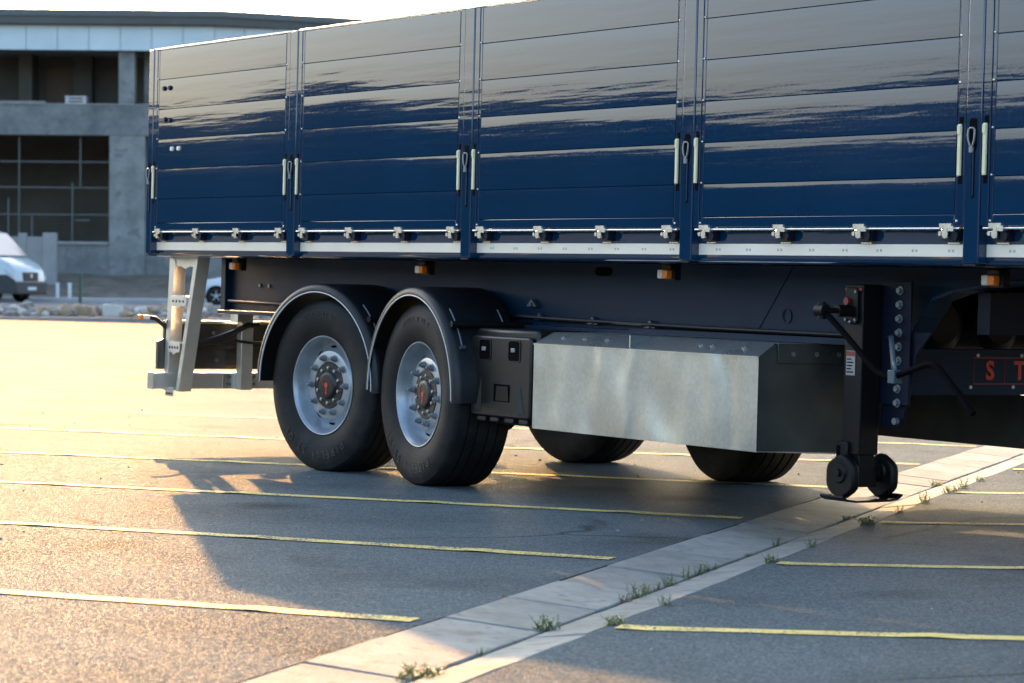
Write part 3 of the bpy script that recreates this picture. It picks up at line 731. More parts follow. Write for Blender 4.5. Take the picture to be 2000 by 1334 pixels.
def hinge_mesh():
    mb = MB()
    mb.cur = 0
    mb.box(-.045, .030, -.012, .02, -.004, .018)                       # pale strap
    mb.box(.012, .050, -.018, .01, -.016, .006)
    mb.cyl((-.005, -.016, -.028), (-.005, .02, -.028), .019, n=12)      # knuckle
    mb.cyl((-.040, -.014, -.026), (-.040, .02, -.026), .010, n=10)
    mb.box(-.014, .006, -.014, .012, -.028, .0)
    mb.cur = 1
    mb.box(-.035, .062, .008, .038, -.060, -.004)
    mb.cyl((.04, -.004, -.034), (.04, .03, -.034), .022, n=12)
    mb.cur = 0
    mb.box(-.032, .040, .030, .040, -.070, -.064)
    return mb.mesh('hinge', ['zinc', 'navy_dark'], 35)
hinge_me = hinge_mesh()
rivet_me = MB().lathe([(0, .006), (-.003, .005), (-.0045, .0)], 10).mesh('rivet', 'zinc', 60)
rbd = random.Random(31)
def side_panel(i):
    a = post_range(i)[1]+.004; b = post_range(i+1)[0]-.004
    pl = MB()
    # end profiles with a shallow rib, foot rail
    for x0, x1 in ((a, a+.046), (b-.046, b)):
        pl.box(x0, x1, PF-.003, PF+.026, 1.474, ZT)
    pl.box(a+.050, a+.072, PF-.0005, PF+.026, 1.474, ZT)
    pl.box(b-.056, b-.050, PF-.0005, PF+.026, 1.474, ZT)
    pl.box(a+.074, b-.058, PF-.001, PF+.026, 1.474, GRV[0]-.002)
    pl.cur = 1
    pl.box(a+.001, b-.001, PF+.012, PF+.03, 1.476, ZT-.002)
    p = pl.build('dropside_panel', ['navy_paint', 'black_gap'], T, bevel=.0025)
    xa, xb = a+.076, b-.060
    for q in range(6):
        h = GRV[q+1]-GRV[q]-.0018
        key = (i, q)
        BM[key] = board_mesh(xb-xa, h, rad(rbd.uniform(.45, 1.0)), rad(rbd.uniform(-.10, .12)))
        link('board', BM[key], p, loc=(xa, PF, (GRV[q]+GRV[q+1])/2))
    for z in GRV[:6]:
        for x in (a+.061, b-.040):
            link('rivet', rivet_me, p, loc=(x, PF-.003, z+(.004 if z > 1.6 else -.03)))
    # cap rail along the top
    MB().box(a, b, PF-.004, PF+.03, ZT+.001, ZT+.012).build('top_cap', 'zinc', p, bevel=.002)
    for x in (a+.100, a+.10+(b-a-.2)*.333, a+.10+(b-a-.2)*.667, b-.100):
        link('hinge', hinge_me, p, loc=(x, .012, 1.468))
    rod = MB(); rod.cyl((a+.02, .006, 1.464), (b-.02, .006, 1.464), .0055, n=8); rod.build('hinge_rod', 'zinc', p)
    # white grab bars in the end profiles
    for x in (a+.024, b-.026):
        MB().box(x-.013, x+.013, PF-.0045, PF, 1.655, 1.945).build('bar_recess', 'black_gap', p, bevel=.002)
        hb = MB(); hb.box(x-.010, x+.010, PF-.017, PF-.0055, 1.690, 1.912); hb.build('locking_bar', 'cream', p, bevel=.003)
        MB().prism([(x-.007, 1.868), (x+.007, 1.868), (x+.009, 1.88), (x+.009, 1.906), (x-.009, 1.906), (x-.009, 1.88)], 'y', PF-.021, PF-.0175).build('locking_tab', 'cream', p, bevel=.001)
    return p
for i in range(NP): P0 = side_panel(i) if i == 0 else side_panel(i)
for x, z in ((.349, 2.02), (.449, 2.02), (.212, 2.43), (.298, 2.43), (.238, 2.22), (.309, 2.212)):
    MB().cyl((x, -.006, z), (x, .012, z), .014, .018, n=16).build('bolt', 'tape' if z < 2.1 else 'navy_dark', T)
for i in range(NP+1):
    x0, x1 = post_range(i); c = (x0+x1)/2
    pm = MB(); pm.box(x0, x1, 0.0, .07, 1.312, ZT+.008)
    p = pm.build('post', 'navy_paint', T, bevel=.006)
    MB().box(x0+.012, x1-.012, -.002, .06, 1.303, 1.3115).build('post_foot', 'navy_dark', p)
    def pill(cx, z0, z1, hw, y0, y1, mat, nm):
        pts = []
        r_ = min(hw, .012)
        for (px, pz, a0) in ((cx+hw-r_, z1-r_, 0), (cx-hw+r_, z1-r_, 90), (cx-hw+r_, z0+r_, 180), (cx+hw-r_, z0+r_, 270)):
            for q in range(4): t = rad(a0+q*30); pts.append((px+r_*math.cos(t), pz+r_*math.sin(t)))
        return MB().prism(pts, 'y', y0, y1).build(nm, mat, p, smooth=40)
    pill(c, 1.795, 1.935, .023, -.0012, .01, 'black_gap', 'latch_recess')
    pill(c+.004, 1.592, 1.80, .010, -.0010, .01, 'black_gap', 'latch_slot')
    hd = MB()
    loop = [(c-.019, -.010, 1.885), (c-.021, -.012, 1.865), (c-.016, -.012, 1.838), (c-.005, -.011, 1.815), (c+.007, -.011, 1.815), (c+.018, -.012, 1.838), (c+.021, -.012, 1.865), (c+.019, -.010, 1.885), (c+.010, -.010, 1.893), (c-.010, -.010, 1.893), (c-.019, -.010, 1.885)]
    hd.tube(loop, .0042, 8)
    hd.cyl((c+.001, -.009, 1.812), (c+.001, -.009, 1.788), .011, n=10)
    hd.build('latch_handle', 'nut_steel', p)
    MB().box(c+.004, c+.012, -.006, .0, 1.603, 1.79).build('latch_rod', 'navy_frame', p, bevel=.001)
# side rail with reflective tape
rl = MB()
prof = [(.052, 1.476), (.052, 1.335), (.055, 1.322), (.066, 1.308), (.085, 1.300), (.16, 1.300), (.16, 1.476)]
rl.prism(prof, 'x', -.02, PITCH*NP+.05)
rail = rl.build('side_rail', 'navy_paint', T, smooth=50)
for i in range(NP):
    a = post_range(i)[1]; b = post_range(i+1)[0]
    tp = MB(); tp.box(a+.002, b-.002, .0475, .053, 1.342, 1.396)
    t_ = tp.build('reflective_tape', 'tape', rail, bevel=.001)
    if i >= 2:
        for k in range(8):
            xk = a+.14+k*.235
            MB().box(xk, xk+.013, .0468, .049, 1.362, 1.374).box(xk+.024, xk+.037, .0468, .049, 1.362, 1.374).build('tape_mark', 'tape_mark', rail)
# load floor, far side, tailgate, headboard
LEN = PITCH*NP+.05
box_obj('load_floor', 'navy_dark', T, (-.015, LEN, .165, 2.38, 1.31, 1.47))
for i in range(NP):
    a = post_range(i)[1]; b = post_range(i+1)[0]
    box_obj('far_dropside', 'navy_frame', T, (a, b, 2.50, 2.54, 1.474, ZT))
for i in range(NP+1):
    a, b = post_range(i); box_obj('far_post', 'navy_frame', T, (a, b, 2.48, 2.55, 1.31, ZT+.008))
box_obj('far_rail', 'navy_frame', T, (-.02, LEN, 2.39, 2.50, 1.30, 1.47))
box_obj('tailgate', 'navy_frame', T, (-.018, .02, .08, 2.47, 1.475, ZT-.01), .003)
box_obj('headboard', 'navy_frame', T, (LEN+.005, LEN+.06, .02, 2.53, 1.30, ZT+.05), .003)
k = 0.45
while k < LEN-.3:
    box_obj('cross_member', 'navy_dark', T, (k, k+.07, .514, 2.38, 1.20, 1.308)); k += .62
# main beams with gooseneck
web = [(.24, .945), (.24, 1.30), (LEN-.05, 1.30), (LEN-.05, 1.252), (8.2, 1.252), (7.90, 1.25), (7.68, 1.228), (7.51, 1.205), (7.37, 1.166), (7.31, 1.093), (7.21, .965), (7.15, .92), (6.9, .945)]
for y, nm in ((.50, 'chassis_beam'), (2.05, 'chassis_beam')):
    bmn = MB(); bmn.prism(web, 'y', y, y+.012)
    ch_ = bmn.build(nm, 'navy_frame', T)
    fl = MB()
    fl.box(.20, 6.98, y-.055, y+.07, .920, .944)
    pts = [(6.98, .932), (7.13, .908), (7.19, .945), (7.31, 1.083), (7.37, 1.154), (7.51, 1.194), (7.68, 1.217), (7.90, 1.239), (LEN-.05, 1.240)]
    for (xa, za), (xb, zb) in zip(pts, pts[1:]):
        fl.add([(xa, y-.055, za-.010), (xb, y-.055, zb-.010), (xb, y+.07, zb-.010), (xa, y+.07, za-.010), (xa, y-.055, za+.010), (xb, y-.055, zb+.010), (xb, y+.07, zb+.010), (xa, y+.07, za+.010)],
               [(0, 3, 2, 1), (4, 5, 6, 7), (0, 1, 5, 4), (1, 2, 6, 5), (2, 3, 7, 6), (3, 0, 4, 7)])
    fl.build('flange', 'navy_frame', ch_, bevel=.003)
    if y < 1:
        MB().box(.236, .30, y-.05, y-.001, .945, 1.30).build('end_plate', 'navy_frame', ch_, bevel=.003)
        MB().prism([(6.00, .946), (6.012, .946), (6.30, 1.298), (6.288, 1.298)], 'y', y-.004, y+.001).build('weld_seam', 'navy_frame', ch_)
        for bx_, bz_ in ((.72, 1.12), (.85, 1.12)):
            MB().cyl((bx_, y-.012, bz_), (bx_, y, bz_), .012, n=8).build('bolt', 'nut_steel', ch_)
        MB().lathe([(-.004, .028), (-.006, .036), (0, .038)], 24, M=Matrix.Translation((6.26, y, 1.05))).build('access_hole', 'navy_dark', ch_)
        sl = [(4.68+.04*math.cos(t*PI/8)+(.04 if abs(t) < 4 or t > 12 else -.04), 1.255+.025*math.sin(t*PI/8)) for t in range(16)]
        MB().prism(sl, 'y', y-.003, y+.002).build('access_slot', 'black_gap', ch_)
for x in (1.3, 2.85, 4.45, 5.9, 7.6):
    box_obj('brace', 'navy_dark', T, (x, x+.08, .513, 2.049, 1.0, 1.19))
for x, z in ((4.02, 1.05), (4.10, .975), (4.62, .965), (5.15, .96)):
    q_ = MB(); q_.prism([(x-.05, z), (x+.05, z), (x, z+.04)], 'y', .47, .498); q_.cyl((x, .462, z+.012), (x, .47, z+.012), .012, n=8)
    q_.build('clip', 'strap_steel', T)
MB().tube([(.32, .47, 1.01), (1.2, .468, 1.0), (2.6, .47, 1.02), (4.2, .468, .985), (5.6, .47, .972), (6.9, .468, .968)], .011, 8).build('air_line', 'black_plastic', T)
# side marker lamps
for x in (.83, 3.19, 5.58, 7.96):
    lamp = MB().box(x-.018, x+.055, .235, .285, 1.268, 1.296).build('marker_lamp', 'black_plastic', T, bevel=.006)
    MB().box(x-.040, x+.000, .222, .262, 1.222, 1.268).build('clear_lens', 'clear_lens', lamp, bevel=.006)
    MB().box(x+.001, x+.040, .222, .262, 1.222, 1.268).build('amber_lens', 'amber', lamp, bevel=.006)
    MB().box(x-.02, x+.06, .262, .30, 1.215, 1.30).build('bracket', 'black_plastic', lamp)

# ---- wheels on two steered axles
TYRE_R = .535
def tyre_mesh():
    prof = [(-.150, .288), (-.163, .300), (-.172, .318), (-.184, .345), (-.193, .385), (-.1965, .42), (-.193, .455), (-.1850, .483), (-.1835, .487), (-.1790, .500), (-.172, .5145), (-.160, .5235), (-.152, .5265)]
    gs = [-.095, -.035, .035, .095]
    y = -.152
    for g_ in gs:
        prof += [(g_-.0065, .535-.0007*abs(g_)*30), (g_-.0045, .521), (g_+.0045, .521), (g_+.0065, .535-.0007*abs(g_)*30)]
    prof += [(.152, .5265), (.172, .5145), (.185, .483), (.1965, .42), (.184, .345), (.163, .300), (.150, .288)]
    mb = MB(); mb.lathe(prof, 96)
    lim = -.523
    for v in mb.v:
        if v.z < lim:
            v.y *= 1.055 + min(.03, (lim-v.z)*3); v.z = lim
        elif v.z < -.40: v.y *= 1+.055*min(1, (-.40-v.z)/.1)
    me_ = mb.mesh('tyre', 'rubber', 28)
    return me_
tyre_me = tyre_mesh()
def letters(txt, size, r_, ang_c, y):
    res = []; adv = size*.70
    tot = adv*(len(txt)-1)
    for k, ch_ in enumerate(txt):
        if ch_ == ' ': continue
        vs_, fs = text_geo(ch_, size, .0012)
        s0 = -tot/2 + k*adv
        out = []
        for v in vs_:
            th_ = ang_c + (s0+v.x)/r_; rr = r_+v.y
            out.append((rr*math.sin(th_), y - v.z, rr*math.cos(th_)))
        res.append(MB().add(out, fs).mesh('sidewall_letter', 'rubber_letter', 0))
    return res
let_me = letters('PIRELLI ST:01', .072, .425, rad(186), -.1975) + letters('385/65 R 22.5', .040, .432, rad(-8), -.1970)
def rim_mesh():
    mb = MB()
    mb.lathe([(-.160, .298), (-.168, .304), (-.172, .303), (-.171, .297), (-.160, .290), (-.150, .282), (-.110, .277), (-.088, .268), (-.075, .260)], 72)
    mb.lathe([(-.075, .260), (-.083, .247), (-.093, .230), (-.108, .217), (-.118, .210), (-.120, .204), (-.120, .130)], 72)
    mb.lathe([(.15, .288), (.16, .30), (.16, .285), (-.07, .258)], 48)
    return mb.mesh('rim', 'rim_silver', 35)
rim_me = rim_mesh()
def hub_mesh():
    mb = MB()
    mb.lathe([(-.11, .146), (-.121, .145), (-.125, .141), (-.125, .088), (-.130, .085), (-.137, .081), (-.141, .074), (-.142, .06), (-.142, .0)], 48)
    return mb.mesh('hub', 'hub_black', 35)
hub_me = hub_mesh()
def nut_mesh():
    mb = MB()
    mb.cyl((0, -.119, 0), (0, -.125, 0), .0225, n=18)
    mb.cyl((0, -.125, 0), (0, -.145, 0), .0175, .0165, n=6)
    mb.cyl((0, -.145, 0), (0, -.157, 0), .0105, .0095, n=12)
    mb.cyl((0, -.157, 0), (0, -.161, 0), .0075, .005, n=10)
    return mb.mesh('wheel_nut', 'nut_steel', 35)
nut_me = nut_mesh()
hb_me = MB().cyl((0, -.124, 0), (0, -.135, 0), .0105, n=6).cyl((0, -.135, 0), (0, -.138, 0), .006, n=8).mesh('hub_bolt', 'zinc', 35)
vent_me = None
def vent_mesh():
    mb = MB(); pts = []
    # oval lying on the cone between r=.222 and r=.244
    for q in range(14):
        t = 2*PI*q/14; dr = .0085*math.sin(t); s = .030*math.cos(t)
        r_ = .2375+dr*.9; y = -.083 - (.247-r_)/.017*.010 - .0018
        th_ = s/r_
        pts.append((r_*math.sin(th_), y, r_*math.cos(th_)))
    mb.add(pts, [tuple(range(14))]); return mb.mesh('vent_hole', 'black_gap', 0)
vent_me = vent_mesh()
def cap_badge():
    mb = MB(); mb.cyl((0, -.142, 0), (0, -.1445, 0), .016, n=20)
    mb.box(-.005, .005, -.1435, -.1422, -.058, -.014)
    return mb.mesh('hub_badge', 'red_paint', 0)
badge_me = cap_badge()
ring_me = MB().tube([(-.030+.007*math.cos(t*PI/6), -.143, .022+(.012 if math.sin(t*PI/6) >= 0 else -.012)+.007*math.sin(t*PI/6)) for t in range(13)], .0016, 6).mesh('hub_mark', 'red_paint', 0)
fend_me = {}
def fender_mesh(R):
    mb = MB()
    prof = [(-.238, R-.046), (-.240, R-.030), (-.232, R-.010), (-.215, R), (-.19, R+.004), (.19, R+.004), (.19, R-.001), (-.19, R-.003), (-.212, R-.008), (-.226, R-.018), (-.233, R-.046)]
    mb.lathe(prof, 64, rad(-90), rad(92), True)
    return mb.mesh('mudguard', 'fender_plastic', 45)
def trim_mesh(R):
    pts = []
    for i in range(60):
        t = rad(-90+181*i/59); pts.append(((R-.048)*math.sin(t), -.2375, (R-.048)*math.cos(t)))
    return MB().tube(pts, .0045, 6).mesh('trim', 'trim_white', 60)
FR = .618
fm, tm = fender_mesh(FR), trim_mesh(FR)
def axle(x, yaw, spin):
    # steered bogie: wheels and mudguards turn together
    for side in (-1, 1):
        M = Matrix.Translation((x, 1.275, .525)) @ Matrix.Rotation(yaw, 4, 'Z') @ Matrix.Translation((0, side*1.02, 0)) @ Matrix.Rotation(0 if side < 0 else PI, 4, 'Z')
        wv = empty('wheel', T); wv.matrix_local = M
        link('tyre', tyre_me, wv); link('rim', rim_me, wv)
        S = Matrix.Rotation(spin, 4, 'Y')
        if side < 0:
            for lm_ in let_me:
                o = link('sidewall_letter', lm_, wv); o.matrix_local = S.copy()
            link('hub', hub_me, wv)
            for k in range(10):
                a = rad(36*k)
                o = link('wheel_nut', nut_me, wv); o.matrix_local = S @ Matrix.Translation((.1715*math.sin(a+.31), 0, .1715*math.cos(a+.31)))
                o = link('hub_bolt', hb_me, wv); o.matrix_local = S @ Matrix.Translation((.108*math.sin(a), 0, .108*math.cos(a)))
                o = link('vent_hole', vent_me, wv); o.matrix_local = S @ Matrix.Rotation(a, 4, 'Y')
            o = link('hub_badge', badge_me, wv); o.matrix_local = S.copy()
            o = link('hub_mark', ring_me, wv); o.matrix_local = S.copy()
        f_ = link('mudguard', fm, T); f_.matrix_local = M
        link('trim', tm, f_)
        # straps and support bar at the front of the mudguard
        if side < 0:
            for yy in (-.17, .13):
                st = MB()
                for (a0, a1) in ((38, 62),):
                    pts = []
                    for q in range(6):
                        t = rad(a0+(a1-a0)*q/5); pts.append(((FR+.016)*math.sin(t), yy, (FR+.016)*math.cos(t)))
                    st.tube(pts, .0055, 6)
                    t = rad(50); st.cyl(((FR+.03)*math.sin(t), yy-.02, (FR+.03)*math.cos(t)), ((FR+.03)*math.sin(t), yy+.025, (FR+.03)*math.cos(t)), .017, n=14)
                    t = rad(63); st.box(-.010, .010, yy-.015, yy+.015, -.03, .015, Matrix.Translation(((FR+.012)*math.sin(t), 0, (FR+.012)*math.cos(t))) @ Matrix.Rotation(t, 4, 'Y'))
                st.build('strap', 'strap_steel', f_)
            t = rad(50)
            MB().cyl(((FR+.03)*math.sin(t), -.21, (FR+.03)*math.cos(t)), ((FR+.03)*math.sin(t), .36, (FR+.03)*math.cos(t)), .019, n=12).build('support_bar', 'black_steel', f_)
    M = Matrix.Translation((x, 1.275, .525)) @ Matrix.Rotation(yaw, 4, 'Z')
    b_ = MB().cyl((0, -.86, 0), (0, .86, 0), .065, n=18).build('axle_beam', 'black_steel', T); b_.matrix_local = M
    for s in (-1, 1):
        c_ = MB().box(-.45, .10, -.05, .05, .02, .16).cyl((-.38, 0, .16), (-.38, 0, .42), .13, n=18).build('spring_arm', 'black_steel', T)
        c_.matrix_local = M @ Matrix.Translation((0, s*.60, 0))
        d_ = MB().cyl((0, s*.62, 0), (0, s*.86, 0), .21, n=24).build('brake_drum', 'black_steel', T); d_.matrix_local = M
axle(2.16, rad(7.3), rad(0))
axle(3.57, rad(-6.3), rad(7))

# ---- black plastic locker behind the front mudguard
lk_ = MB()
lk_.box(3.975, 4.60, .135, .52, .40, .925)
lock = lk_.build('locker', 'black_plastic', T, bevel=.02)
def rrect(x0, x1, z0, z1, r_):
    pts = []
    for (px, pz, a0) in ((x1-r_, z1-r_, 0), (x0+r_, z1-r_, 90), (x0+r_, z0+r_, 180), (x1-r_, z0+r_, 270)):
        for q in range(5): t = rad(a0+q*22.5); pts.append((px+r_*math.cos(t), pz+r_*math.sin(t)))
    return pts
MB().prism(rrect(3.985, 4.585, .437, .885, .028), 'y', .098, .1345).build('lid', 'black_plastic', lock, bevel=.012)
for x0, x1 in ((4.075, 4.185), (4.369, 4.478)):
    fr_ = MB()
    o_ = rrect(x0-.007, x1+.007, .747, .869, .020); i_ = rrect(x0, x1, .754, .862, .016)
    n = len(o_)
    fr_.add([(p_[0], .094, p_[1]) for p_ in o_]+[(p_[0], .094, p_[1]) for p_ in i_]+[(p_[0], .099, p_[1]) for p_ in o_]+[(p_[0], .099, p_[1]) for p_ in i_],
            [(q, (q+1) % n, n+(q+1) % n, n+q) for q in range(n)]+[(q, 2*n+q, 2*n+(q+1) % n, (q+1) % n) for q in range(n)]+[(n+q, n+(q+1) % n, 3*n+(q+1) % n, 3*n+q) for q in range(n)])
    fr_.build('latch_frame', 'black_plastic', lock)
    MB().prism(i_, 'y', .0965, .099).build('latch_opening', 'black_gap', lock)
    MB().box(x0+.030, x0+.068, .088, .097, .800, .824).build('latch', 'nut_steel', lock, bevel=.003)
# pyramid ribs and hand recess on the lid
for xs, xt in ((4.04, 4.10), (4.53, 4.47)):
    MB().add([(xs, .0975, .465), (xs+(.03 if xs < 4.2 else -.03), .078, .47), (xs+(.06 if xs < 4.2 else -.06), .0975, .465), (xt, .0975, .66)], [(0, 1, 3), (1, 2, 3), (0, 2, 1)]).build('rib', 'black_plastic', lock, smooth=0)
MB().prism([(4.227, .526), (4.383, .526), (4.383, .622), (4.227, .622)], 'y', .0955, .0982).build('hand_recess', 'black_gap', lock)
MB().add([(4.248, .0945, .531), (4.378, .0945, .531), (4.378, .088, .612), (4.268, .088, .612), (4.248, .0985, .531), (4.378, .0985, .531)], [(0, 1, 2, 3), (4, 5, 1, 0)]).build('hand_flap', 'black_plastic', lock, smooth=0)
for x in (4.05, 4.18, 4.33, 4.47):
    MB().box(x, x+.085, .105, .135, .412, .436).build('lid_hinge', 'black_plastic', lock, bevel=.004)

# ---- galvanised pallet box
BX0, BX1 = 4.712, 6.625
gb = empty('pallet_box', T)
fp = MB(); k = 10; vs_ = []
for i in range(k+1):
    for j in range(5):
        x = BX0+(BX1-BX0)*i/k; z = .411+.446*j/4
        vs_.append((x, .032, z))
fp.add(vs_, [(i*5+j, (i+1)*5+j, (i+1)*5+j+1, i*5+j+1) for i in range(k) for j in range(4)])
fp.build('front_panel', 'galvanized', gb)
MB().box(BX0, BX1, .027, .040, .854, .861).build('folded_edge', 'galvanized', gb)
MB().add([(BX0, .034, .861), (BX1, .034, .861), (BX1-.02, .147, .921), (BX0+.02, .147, .921)], [(0, 1, 2, 3)]).build('sloped_top', 'galvanized', gb)
MB().add([(BX0+.02, .147, .9215), (BX1-.02, .147, .9215), (BX1-.02, .60, .923), (BX0+.02, .60, .923)], [(0, 1, 2, 3)]).build('top_panel', 'galvanized', gb)
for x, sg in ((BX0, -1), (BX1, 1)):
    MB().prism([(.034, .411), (.034, .860), (.147, .921), (.60, .921), (.60, .392)], 'x', x, x-.006*sg).build('end_panel', 'zinc_shaded', gb)
MB().prism([(.034, .411), (.60, .392), (.60, .386), (.034, .405)], 'x', BX0, BX1).build('bottom_panel', 'galvanized', gb)
MB().box(BX1+.001, BX1+.008, .145, .60, .828, .9235).build('bracket', 'zinc_shaded', gb, bevel=.002)
for yy in (.235, .38, .52):
    MB().cyl((BX1+.008, yy, .872), (BX1+.016, yy, .872), .012, n=8).build('bolt', 'nut_steel', gb)
for x in (4.89, 5.09, 5.29, 6.09, 6.18, 6.43):
    c0 = Vector((x, .10, .896)); nrm = Vector((0, -.06, .113)).normalized()
    MB().cyl(c0, c0+nrm*.008, .012, n=8).build('bolt', 'nut_steel', gb)
MB().box(5.58, 5.588, .03, .15, .865, .93).build('seam', 'galvanized', gb)
MB().box(BX0+.35, 7.0, .40, .449, .925, .955).build('hanger_rail', 'navy_frame', gb)
# far side box with the same outline
MB().box(4.712, 6.625, 1.98, 2.50, .38, .66).build('far_pallet_box', 'zinc_shaded', T)
for y in (1.02, 1.40, 1.78):  # dark cylinders added to block the sunlit ground seen beneath the floor
    tk = MB(); tk.lathe([(4.85, .0), (4.85, .10), (4.88, .15), (6.80, .15), (6.83, .10), (6.83, .0)], 24, M=Matrix.Translation((0, y, 1.035)) @ Matrix.Rotation(-PI/2, 4, 'Z'))
    tk.build('ground_blocker', 'black_steel', T)

# ---- landing gear
lg = empty('landing_gear', T)
LX, LY = 6.99, .25
MB().box(LX, LX+.125, LY, LY+.115, .42, 1.215).build('outer_leg', 'black_steel', lg, bevel=.005)
MB().box(LX+.012, LX+.113, LY+.01, LY+.105, .27, .43).build('inner_leg', 'black_steel', lg, bevel=.004)
MB().box(LX-.02, LX+.06, LY-.02, LY+.10, .37, .48).build('leg_bracket', 'black_steel', lg, bevel=.008)
MB().prism(rrect(LX-.01, LX+.012, .40, .46, .01), 'y', LY-.023, LY-.0195).build('bracket_slot', 'black_gap', lg)
# mounting plate with its column of bolts, gusset plate down to the brace
MB().box(LX+.10, LX+.315, .372, .386, .66, 1.235).build('mounting_plate', 'navy_dark', lg, bevel=.003)
MB().prism([(7.10, .55), (7.243, .55), (7.335, .90), (7.43, 1.0), (7.10, 1.0)], 'y', .39, .402).build('gusset', 'navy_dark', lg, bevel=.002)
for z in (1.19, 1.125, 1.06, .995, .93, .865, .80, .735, .67):
    MB().cyl((LX+.245, .372, z), (LX+.245, .366, z), .020, n=16).cyl((LX+.245, .366, z), (LX+.245, .352, z), .014, n=6).build('bolt', 'nut_steel', lg)
MB().cyl((LX+.245, .372, .585), (LX+.245, .350, .585), .016, n=8).build('bolt', 'nut_steel', lg)
# gearbox plate
MB().prism(rrect(LX+.012, LX+.10, 1.03, 1.20, .02), 'y', LY-.014, LY-.0005).build('gearbox_plate', 'black_steel', lg, bevel=.003)
MB().box(LX+.002, LX+.118, LY-.006, LY-.001, 1.185, 1.197).build('red_band', 'red_dim', lg)
MB().cyl((LX+.035, LY-.014, 1.135), (LX+.035, LY-.03, 1.135), .018, n=12).build('red_knob', 'red_dim', lg)
for (bx_, bz_) in ((.022, 1.05), (.055, 1.04), (.09, 1.05), (.09, 1.18)):
    MB().cyl((LX+bx_, LY-.014, bz_), (LX+bx_, LY-.022, bz_), .007, n=8).build('bolt', 'nut_steel', lg)
MB().cyl((LX+.055, LY-.014, 1.09), (LX+.055, LY-.10, 1.09), .028, n=14).cyl((LX+.055, LY-.10, 1.09), (LX+.055, LY-.19, 1.09), .013, n=10).build('drive_shaft', 'black_steel', lg)
jy = LY-.19
MB().cyl((LX+.055-.03, jy, 1.09), (LX+.055+.03, jy, 1.09), .03, n=12).cyl((LX+.055, jy, 1.13), (LX+.055, jy, 1.05), .02, n=10).build('joint', 'black_steel', lg)
CY = .062
MB().tube([(LX+.055, jy, 1.085), (7.10, CY, 1.06), (7.21, CY, .985), (7.375, CY, .865), (7.435, CY, .825), (7.50, CY, .804), (7.56, CY, .806), (7.63, CY, .828), (7.76, CY, .866), (7.80, CY, .870), (7.845, CY, .855), (7.92, CY, .795), (8.07, CY, .667)], .0145, 10).build('crank_handle', 'black_gap', lg)
MB().box(7.535, 7.580, CY-.024, CY+.026, .775, .835).build('crank_clip', 'strap_blue', lg, bevel=.003)
sp = [(7.20, .34, .985), (7.27, .29, .975), (7.37, .21, .93), (7.46, .14, .87), (7.53, .085, .82)]
bnd = MB(); nrm_ = Vector((.5, .3, .8)).normalized()
vs_ = []
for p_ in sp:
    for o_ in (-1, 1): vs_.append(Vector(p_)+Vector((.016*o_, 0, .006*o_)))
bnd.add(vs_, [(2*i, 2*i+1, 2*i+3, 2*i+2) for i in range(len(sp)-1)])
bo = bnd.build('retaining_strap', 'strap_blue', lg)
md = bo.modifiers.new('thick', 'SOLIDIFY'); md.thickness = .003
# sticker
MB().box(LX+.018, LX+.080, LY-.0025, LY+.0, .79, .905).build('sticker', 'sticker_grey', lg)
MB().box(LX+.020, LX+.078, LY-.004, LY-.0026, .880, .902).build('sticker_band', 'red_dim', lg)
for k in range(5):
    MB().box(LX+.024, LX+.024+.05*(.6+.4*((k*37) % 10)/10), LY-.0038, LY-.0026, .862-k*.015, .868-k*.015).build('sticker_line', 'black_gap', lg)
# rocking foot: two lobed discs on a cross pin, flat shoe below
FX, FZ = 7.055, .318
for yy in (.205, .445):
    dk = MB(); pr = []
    for q in range(24):
        t = 2*PI*q/24; r_ = .102*(1+.035*math.cos(6*t))
        pr.append((FX+r_*math.sin(t), FZ+r_*math.cos(t)))
    dk.prism(pr, 'y', yy-.022, yy+.022)
    d_ = dk.build('foot_disc', 'black_steel', lg, bevel=.012)
    for sg in (-1, 1):
        MB().lathe([(sg*.022, .052), (sg*.030, .046), (sg*.030, .020), (sg*.040, .018), (sg*.040, .0)], 20, M=Matrix.Translation((FX, yy, FZ+.02))).build('foot_boss', 'black_steel', lg)
MB().cyl((FX, .18, FZ), (FX, .47, FZ), .024, n=14).build('foot_pin', 'black_steel', lg)
MB().box(FX-.045, FX+.045, .275, .375, .27, .36).build('foot_fork', 'black_steel', lg, bevel=.006)
pts = [(.135, .226), (.165, .208), (.22, .201), (.43, .201), (.48, .209), (.51, .228), (.505, .236), (.475, .219), (.43, .211), (.22, .211), (.17, .218), (.142, .234)]
MB().prism(pts, 'x', FX-.080, FX+.080).build('foot_plate', 'black_steel', lg)

# name board between the legs (faces forward), red letters S T
nbx = 6.96
nb = MB().box(nbx-.012, nbx, .60, 2.04, .69, .915).build('name_board', 'navy_frame', T, bevel=.003)
# placed by its own coordinates: letters run along +y
for ch_, yy in (('S', 1.207), ('T', 1.405)):
    vs_, fs = text_geo(ch_, .125, .0015, .004)
    MB().add([(nbx+.002+v.z, yy+v.x, .806+v.y) for v in vs_], fs).build('letter', 'red_paint', nb, smooth=0)
for z0 in (.742, .870):
    MB().box(nbx, nbx+.002, 1.10, 2.0, z0, z0+.006).build('red_line', 'red_dim', nb)
for yy in (1.10, 1.305, 1.51, 1.715):
    MB().box(nbx, nbx+.0015, yy, yy+.003, .748, .870).build('red_divider', 'red_dim', nb)
for yy, z in ((1.125, .884), (1.417, .884), (1.71, .884), (1.082, .729), (1.365, .729), (1.65, .729)):
    MB().cyl((nbx, yy, z), (nbx+.005, yy, z), .009, n=10).build('rivet', 'clear_lens', nb)
box_obj('brace', 'navy_frame', T, (nbx-.05, nbx-.0125, .514, 2.045, .900, .915))
box_obj('floor_plank', 'wood_edge', T, (7.20, 9.5, 1.0, 1.55, 1.157, 1.193), .003)

